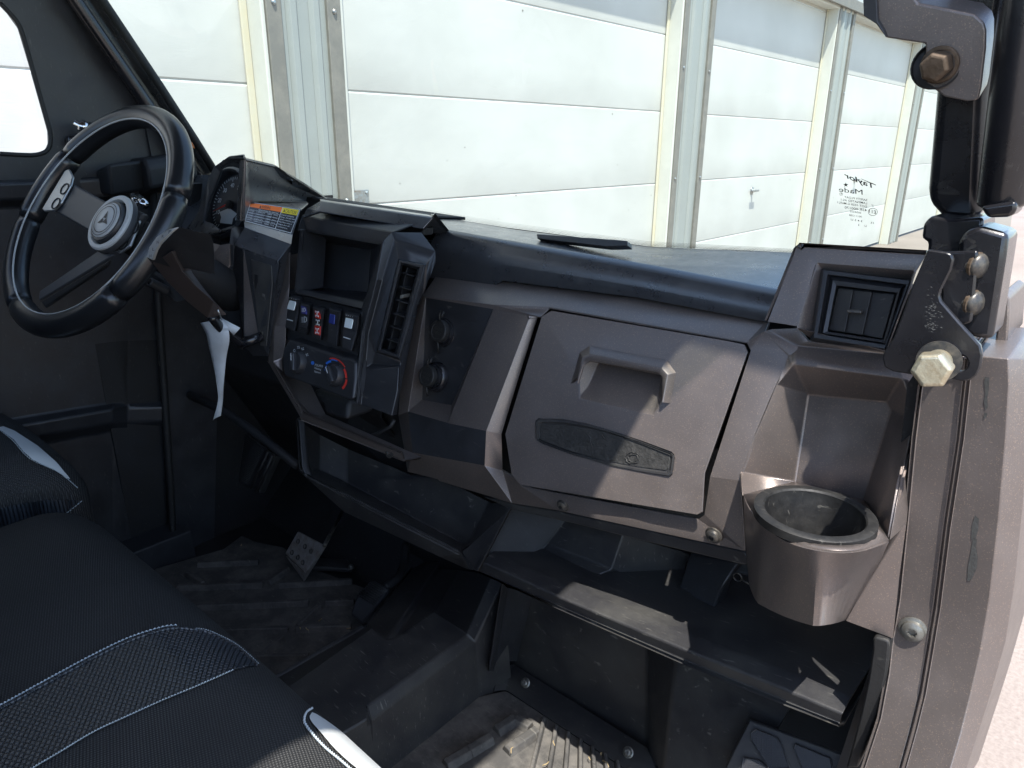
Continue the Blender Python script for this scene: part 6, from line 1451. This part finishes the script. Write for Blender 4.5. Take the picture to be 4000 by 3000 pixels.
tube_bm(bm, [FR(.80, .02, .003), FR(.80, .98, .003)], .003, 8); tube_bm(bm, [FR(.95, .02, .003), FR(.95, .98, .003)], .004, 8)
obj('foot_rest_rib', bm, 'dusty', ft)
# ---- floor mats
MZ = FZ+.006
def mat_thing(name, outline, label, ridges, grp):
    pts = [Zc(p, MZ) for p in outline]; o = prism(name, pts, (0, 0, -.008), 'mat', None, .002, 2); tag(o, label, 'floor mat', grp)
    bm = bmesh.new()
    for a, b, w_ in ridges:
        w_ *= 1.0
        A, B = Zc(a, MZ+.004), Zc(b, MZ+.004); d = (B-A).normalized(); n_ = Vector((-d.y, d.x, 0))
        lo = MZ-.001; vs_ = []
        q = [bm.verts.new(Vector((p.x, p.y, z_))) for p, z_ in ((A-n_*w_*1.8, lo), (A-n_*w_, MZ+.010), (A+n_*w_, MZ+.010), (A+n_*w_*1.8, lo))]
        r_ = [bm.verts.new(Vector((p.x, p.y, z_))) for p, z_ in ((B-n_*w_*1.8, lo), (B-n_*w_, MZ+.010), (B+n_*w_, MZ+.010), (B+n_*w_*1.8, lo))]
        for i in range(3): bm.faces.new((q[i], r_[i], r_[i+1], q[i+1]))
        bm.faces.new(q); bm.faces.new(r_[::-1])
    bmesh.ops.recalc_face_normals(bm, faces=bm.faces); r2 = obj('ridge', bm, 'mat', o); mods(r2, .0015)
    return o
dm = [(335, 1228), T(14, (240, 890)), T(14, (340, 815)), T(14, (410, 850)), T(14, (560, 880)), T(14, (740, 1000)), T(14, (1000, 1100)), T(14, (1020, 1290)), T(14, (700, 1500)), T(14, (480, 1620)), T(14, (-100, 1800)), (200, 1500)]
rg = [(T(14, (100, 975)), T(14, (430, 960)), .004), (T(14, (540, 1085)), T(14, (935, 1065)), .004), (T(14, (-10, 1100)), T(14, (450, 1085)), .004), (T(14, (20, 1210)), T(14, (700, 1180)), .004), (T(14, (790, 1180)), T(14, (945, 1178)), .004), (T(14, (100, 1340)), T(14, (590, 1325)), .004), (T(14, (630, 1322)), T(14, (930, 1312)), .004), (T(14, (300, 1480)), T(14, (700, 1470)), .004),
      (T(14, (40, 1020)), T(14, (130, 1080)), .004), (T(14, (590, 1000)), T(14, (480, 1075)), .004), (T(14, (760, 1200)), T(14, (640, 1310)), .004), (T(14, (560, 1370)), T(14, (440, 1470)), .004), (T(14, (30, 1240)), T(14, (-60, 1300)), .004)]
mat_thing('floor_mat', dm, "dusty black ridged rubber mat under the pedals in the driver's footwell", rg, 'floor mats')
pm = [T(13, (240, 1240)), T(13, (420, 1200)), T(13, (560, 1265)), T(13, (900, 1465)), T(13, (1180, 1640)), T(13, (1300, 1750)), T(13, (900, 2100)), T(13, (-300, 2100)), T(13, (-330, 1660)), T(13, (0, 1420))]
rg = []
for k in range(8):
    x = 640-k*78; rg.append((T(13, (640+k*72, 1375+k*42)), T(13, (560+k*98, 1700+k*50)), .0024))
rg += [(T(13, (360, 1440)), T(13, (470, 1370)), .006), (T(13, (470, 1370)), T(13, (560, 1420)), .006), (T(13, (200, 1560)), T(13, (330, 1480)), .006), (T(13, (420, 1560)), T(13, (600, 1440)), .006), (T(13, (60, 1640)), T(13, (200, 1560)), .006)]
mat_thing('floor_mat', pm, 'grey ridged rubber mat half lit by the sun in the passenger footwell', rg, 'floor mats')
# dry grass and grit dropped on the floor
bm = bmesh.new(); sp = [T(14, p) for p in ((160, 390), (255, 385), (250, 260), (570, 460), (340, 870), (700, 1310), (740, 1290), (640, 1315), (925, 950), (1250, 880), (1255, 930), (1180, 1290), (1350, 1300), (1380, 1280), (910, 1330))]+[T(13, p) for p in ((150, 1280), (460, 1530), (900, 1600), (980, 1570), (640, 1650), (1020, 1659), (700, 1500))]
for p in sp:
    for _ in range(1):
        o_ = Zc((p[0]+random.uniform(-6, 6), p[1]+random.uniform(-4, 4)), MZ+.009); a_ = random.uniform(0, 6.28); l_ = random.uniform(.003, .014)
        if not (-1.4 < o_.x < -.15 and -.2 < o_.y < .7): continue
        tube_bm(bm, [o_, o_+Vector((math.cos(a_)*l_*.5, math.sin(a_)*l_*.5, .0015)), o_+Vector((math.cos(a_+.4)*l_, math.sin(a_+.4)*l_, .0))], .0007, 5)
lit = obj('floor_litter', bm, 'straw'); tag(lit, 'scattered dry grass and grit on the black floor mats', 'litter', kind='stuff')

# ================================================================== SEATS
def cushion(name, x0, x1, yf, ztop, r_, yb=-.30, crown=.012, slope=0.0, rx=.05):
    """upholstered bench: rounded nose, rounded sides, slightly crowned"""
    bm = bmesh.new(); nx, prof = 28, []
    cy, cz = yf-r_, ztop-r_
    n1 = 12
    prof.append((yf-.03, cz-.20)); prof.append((yf-.006, cz-.12)); prof.append((yf, cz-.03))
    for i in range(n1+1):
        t = i/n1*math.pi/2; prof.append((cy+r_*math.cos(t), cz+r_*math.sin(t)))
    for k in range(1, 13): 
        y_ = cy+(yb-cy)*k/12; prof.append((y_, ztop+slope*(cy-y_)))
    us = [0, .004, .012, .03, .06]+[.06+.88*k/nx for k in range(1, nx)]+[.94, .97, .988, .996, 1]
    rows_ = []
    for u in us:
        x = x0+(x1-x0)*u; e = min(u, 1-u)*(x1-x0)
        k = 1.0 if e > rx else math.sqrt(max(0, 1-((rx-e)/rx)**2)); drop = rx*(1-k)
        row = []
        for i, (y_, z_) in enumerate(prof):
            cr = crown*math.sin(u*math.pi)
            if i < 3: row.append(bm.verts.new((x, y_-drop*.5+cr*.3, z_)))
            else:
                w = min(1, (i-3)/n1); row.append(bm.verts.new((x, y_-drop*(1-w)*.8+cr*(1-w)*.4, z_-drop*w+cr*w)))
        rows_.append(row)
    for a, b in zip(rows_, rows_[1:]):
        for i in range(len(prof)-1): bm.faces.new((a[i], a[i+1], b[i+1], b[i]))
    for row in (rows_[0], rows_[-1]):
        bm.faces.new(row if row is rows_[-1] else row[::-1])
    bmesh.ops.recalc_face_normals(bm, faces=bm.faces)
    return bm
seat = empty('bench_seat', (0, 0, 0)); seat.parent = VEH; seat.matrix_parent_inverse = Matrix.Translation(-VEH.location)
cu = obj('seat_cushion', cushion('c', -1.055, -.235, .288, .958, .085, rx=.075, crown=.010, slope=-.02), 'fabric', seat, smooth=True)
bs = bvh_of(cu)
sA = T(15, (-900, 1850), (-500, 1640), (-250, 1520), (-60, 1432), (0, 1410), (200, 1300), (400, 1192), (560, 1115), (700, 1070), (770, 1061)); sB = T(15, (840, 1068), (900, 1080), (1000, 1128), (1060, 1175), (1110, 1222)); sC = T(15, (1060, 1226), (1000, 1243), (850, 1310), (700, 1372), (550, 1440), (400, 1510), (250, 1600), (150, 1659), (20, 1740), (-60, 1790), (-300, 1950), (-600, 2150), (-850, 2330))
sm = lambda pts, n=4: [(p.x, p.y) for p in spline([Vector((x, y, 0)) for x, y in pts], n)]
inlay('vinyl_strip', bs, sm(sA, 2)+sm(sB, 2)+sm(sC, 2), 'carbon', seat, .0012, 11)
def stitches(line, bv, parent, step=9, ln=6, off=.0026, rad=.0008, m='stitch', name='stitching'):
    pts = [Vector((p.x, p.y)) for p in spline([Vector((x, y, 0)) for x, y in line], 10)]
    bm = bmesh.new(); d = 0; carry = 0
    for a, b in zip(pts, pts[1:]):
        L_ = (b-a).length
        if L_ < 1e-6: continue
        while carry < L_:
            p = a+(b-a)*(carry/L_); q = p+(b-a).normalized()*ln; h0 = cast(bv, p); h1 = cast(bv, q)
            if h0 and h1 and (h0[0]-h1[0]).length < .03: tube_bm(bm, [h0[0]+h0[1]*(off-.001), (h0[0]+h1[0])/2+h0[1]*off, h1[0]+h1[1]*(off-.001)], rad, 6)
            carry += step
        carry -= L_
    return obj(name, bm, m, parent)
def welt(line, bv, parent, off=.0015, rad=.0016, m='carbon', name='piping'):
    pts = [Vector((p.x, p.y)) for p in spline([Vector((x, y, 0)) for x, y in line], 8)]; q = [cast(bv, p) for p in pts]; q = [h[0]+h[1]*off for h in q if h]
    return tube(name, q, rad, m, parent, 8)
welt(sA+sB, bs, seat); welt([(x, y) for x, y in sC], bs, seat, rad=.0012)
stitches([(x-1, y-6) for x, y in sA], bs, seat); stitches([(x+3, y+0) for x, y in sC[1:]], bs, seat, 7, 5, rad=.0005); stitches([(x+1, y-2) for x, y in sB], bs, seat, 5, 4.5, rad=.0005)
# white corner piece on the right
wp = sm(T(15, (1345, 1425), (1375, 1440), (1460, 1500), (1548, 1580), (1640, 1665), (1720, 1740)), 3)+sm(T(15, (1640, 1745), (1540, 1670), (1450, 1590), (1380, 1510), (1340, 1462), (1335, 1440)), 3)
inlay('white_corner', bs, wp, 'white', seat, .0016, 7)
stitches(T(15, (1345, 1408), (1318, 1430), (1312, 1470), (1345, 1520), (1400, 1580), (1460, 1630), (1500, 1665), (1570, 1730)), bs, seat, 6, 4.5, rad=.0010)
# driver's part of the seat, beyond
c2 = obj('seat_cushion', cushion('d', -1.43, -1.075, .305, 1.00, .09, rx=.055, slope=.10), 'fabric', seat, smooth=True)
b2_ = bvh_of(c2)
inlay('white_corner', b2_, T(15, (0, 190), (12, 186), (60, 205), (160, 270), (240, 340), (300, 412), (290, 410), (230, 372), (180, 350), (140, 330), (100, 295), (60, 245), (10, 208), (-60, 180), (-60, 150)), 'white', seat, .0016, 6)
stitches(T(15, (0, 205), (55, 250), (100, 302), (140, 335), (185, 354), (240, 380), (290, 415), (330, 450)), b2_, seat, 6, 4.5, rad=.0006)
inlay('vinyl_strip', b2_, T(15, (-80, 560), (0, 535), (100, 515), (200, 500), (330, 500), (348, 503), (260, 570), (180, 595), (60, 630), (-80, 660)), 'carbon', seat, .0012, 8)
stitches(T(15, (-60, 662), (0, 648), (60, 632), (180, 597), (260, 572), (348, 505)), b2_, seat, 7, 5, rad=.0006)
# seat base and backs behind the camera's view
box('seat_base', (-1.40, -.45, FZ), (-.26, .16, .86), 'deep', seat, .01)
def backrest(x0, x1):
    bm = bmesh.new(); bmesh.ops.create_grid(bm, x_segments=10, y_segments=14, size=.5)
    for v in bm.verts:
        u, t = v.co.x+.5, v.co.y+.5; ex = 1-(2*u-1)**6; et = 1-max(0, (t-.85)/.15)**3
        v.co = Vector((x0+(x1-x0)*u, -.27-.16*t-.03*(1-ex)-.04*(1-et), .92+.60*t))
    o = obj('backrest', bm, 'fabric', seat, smooth=True); mods(o, solid=.09)
backrest(-1.41, -1.08); backrest(-1.05, -.26)
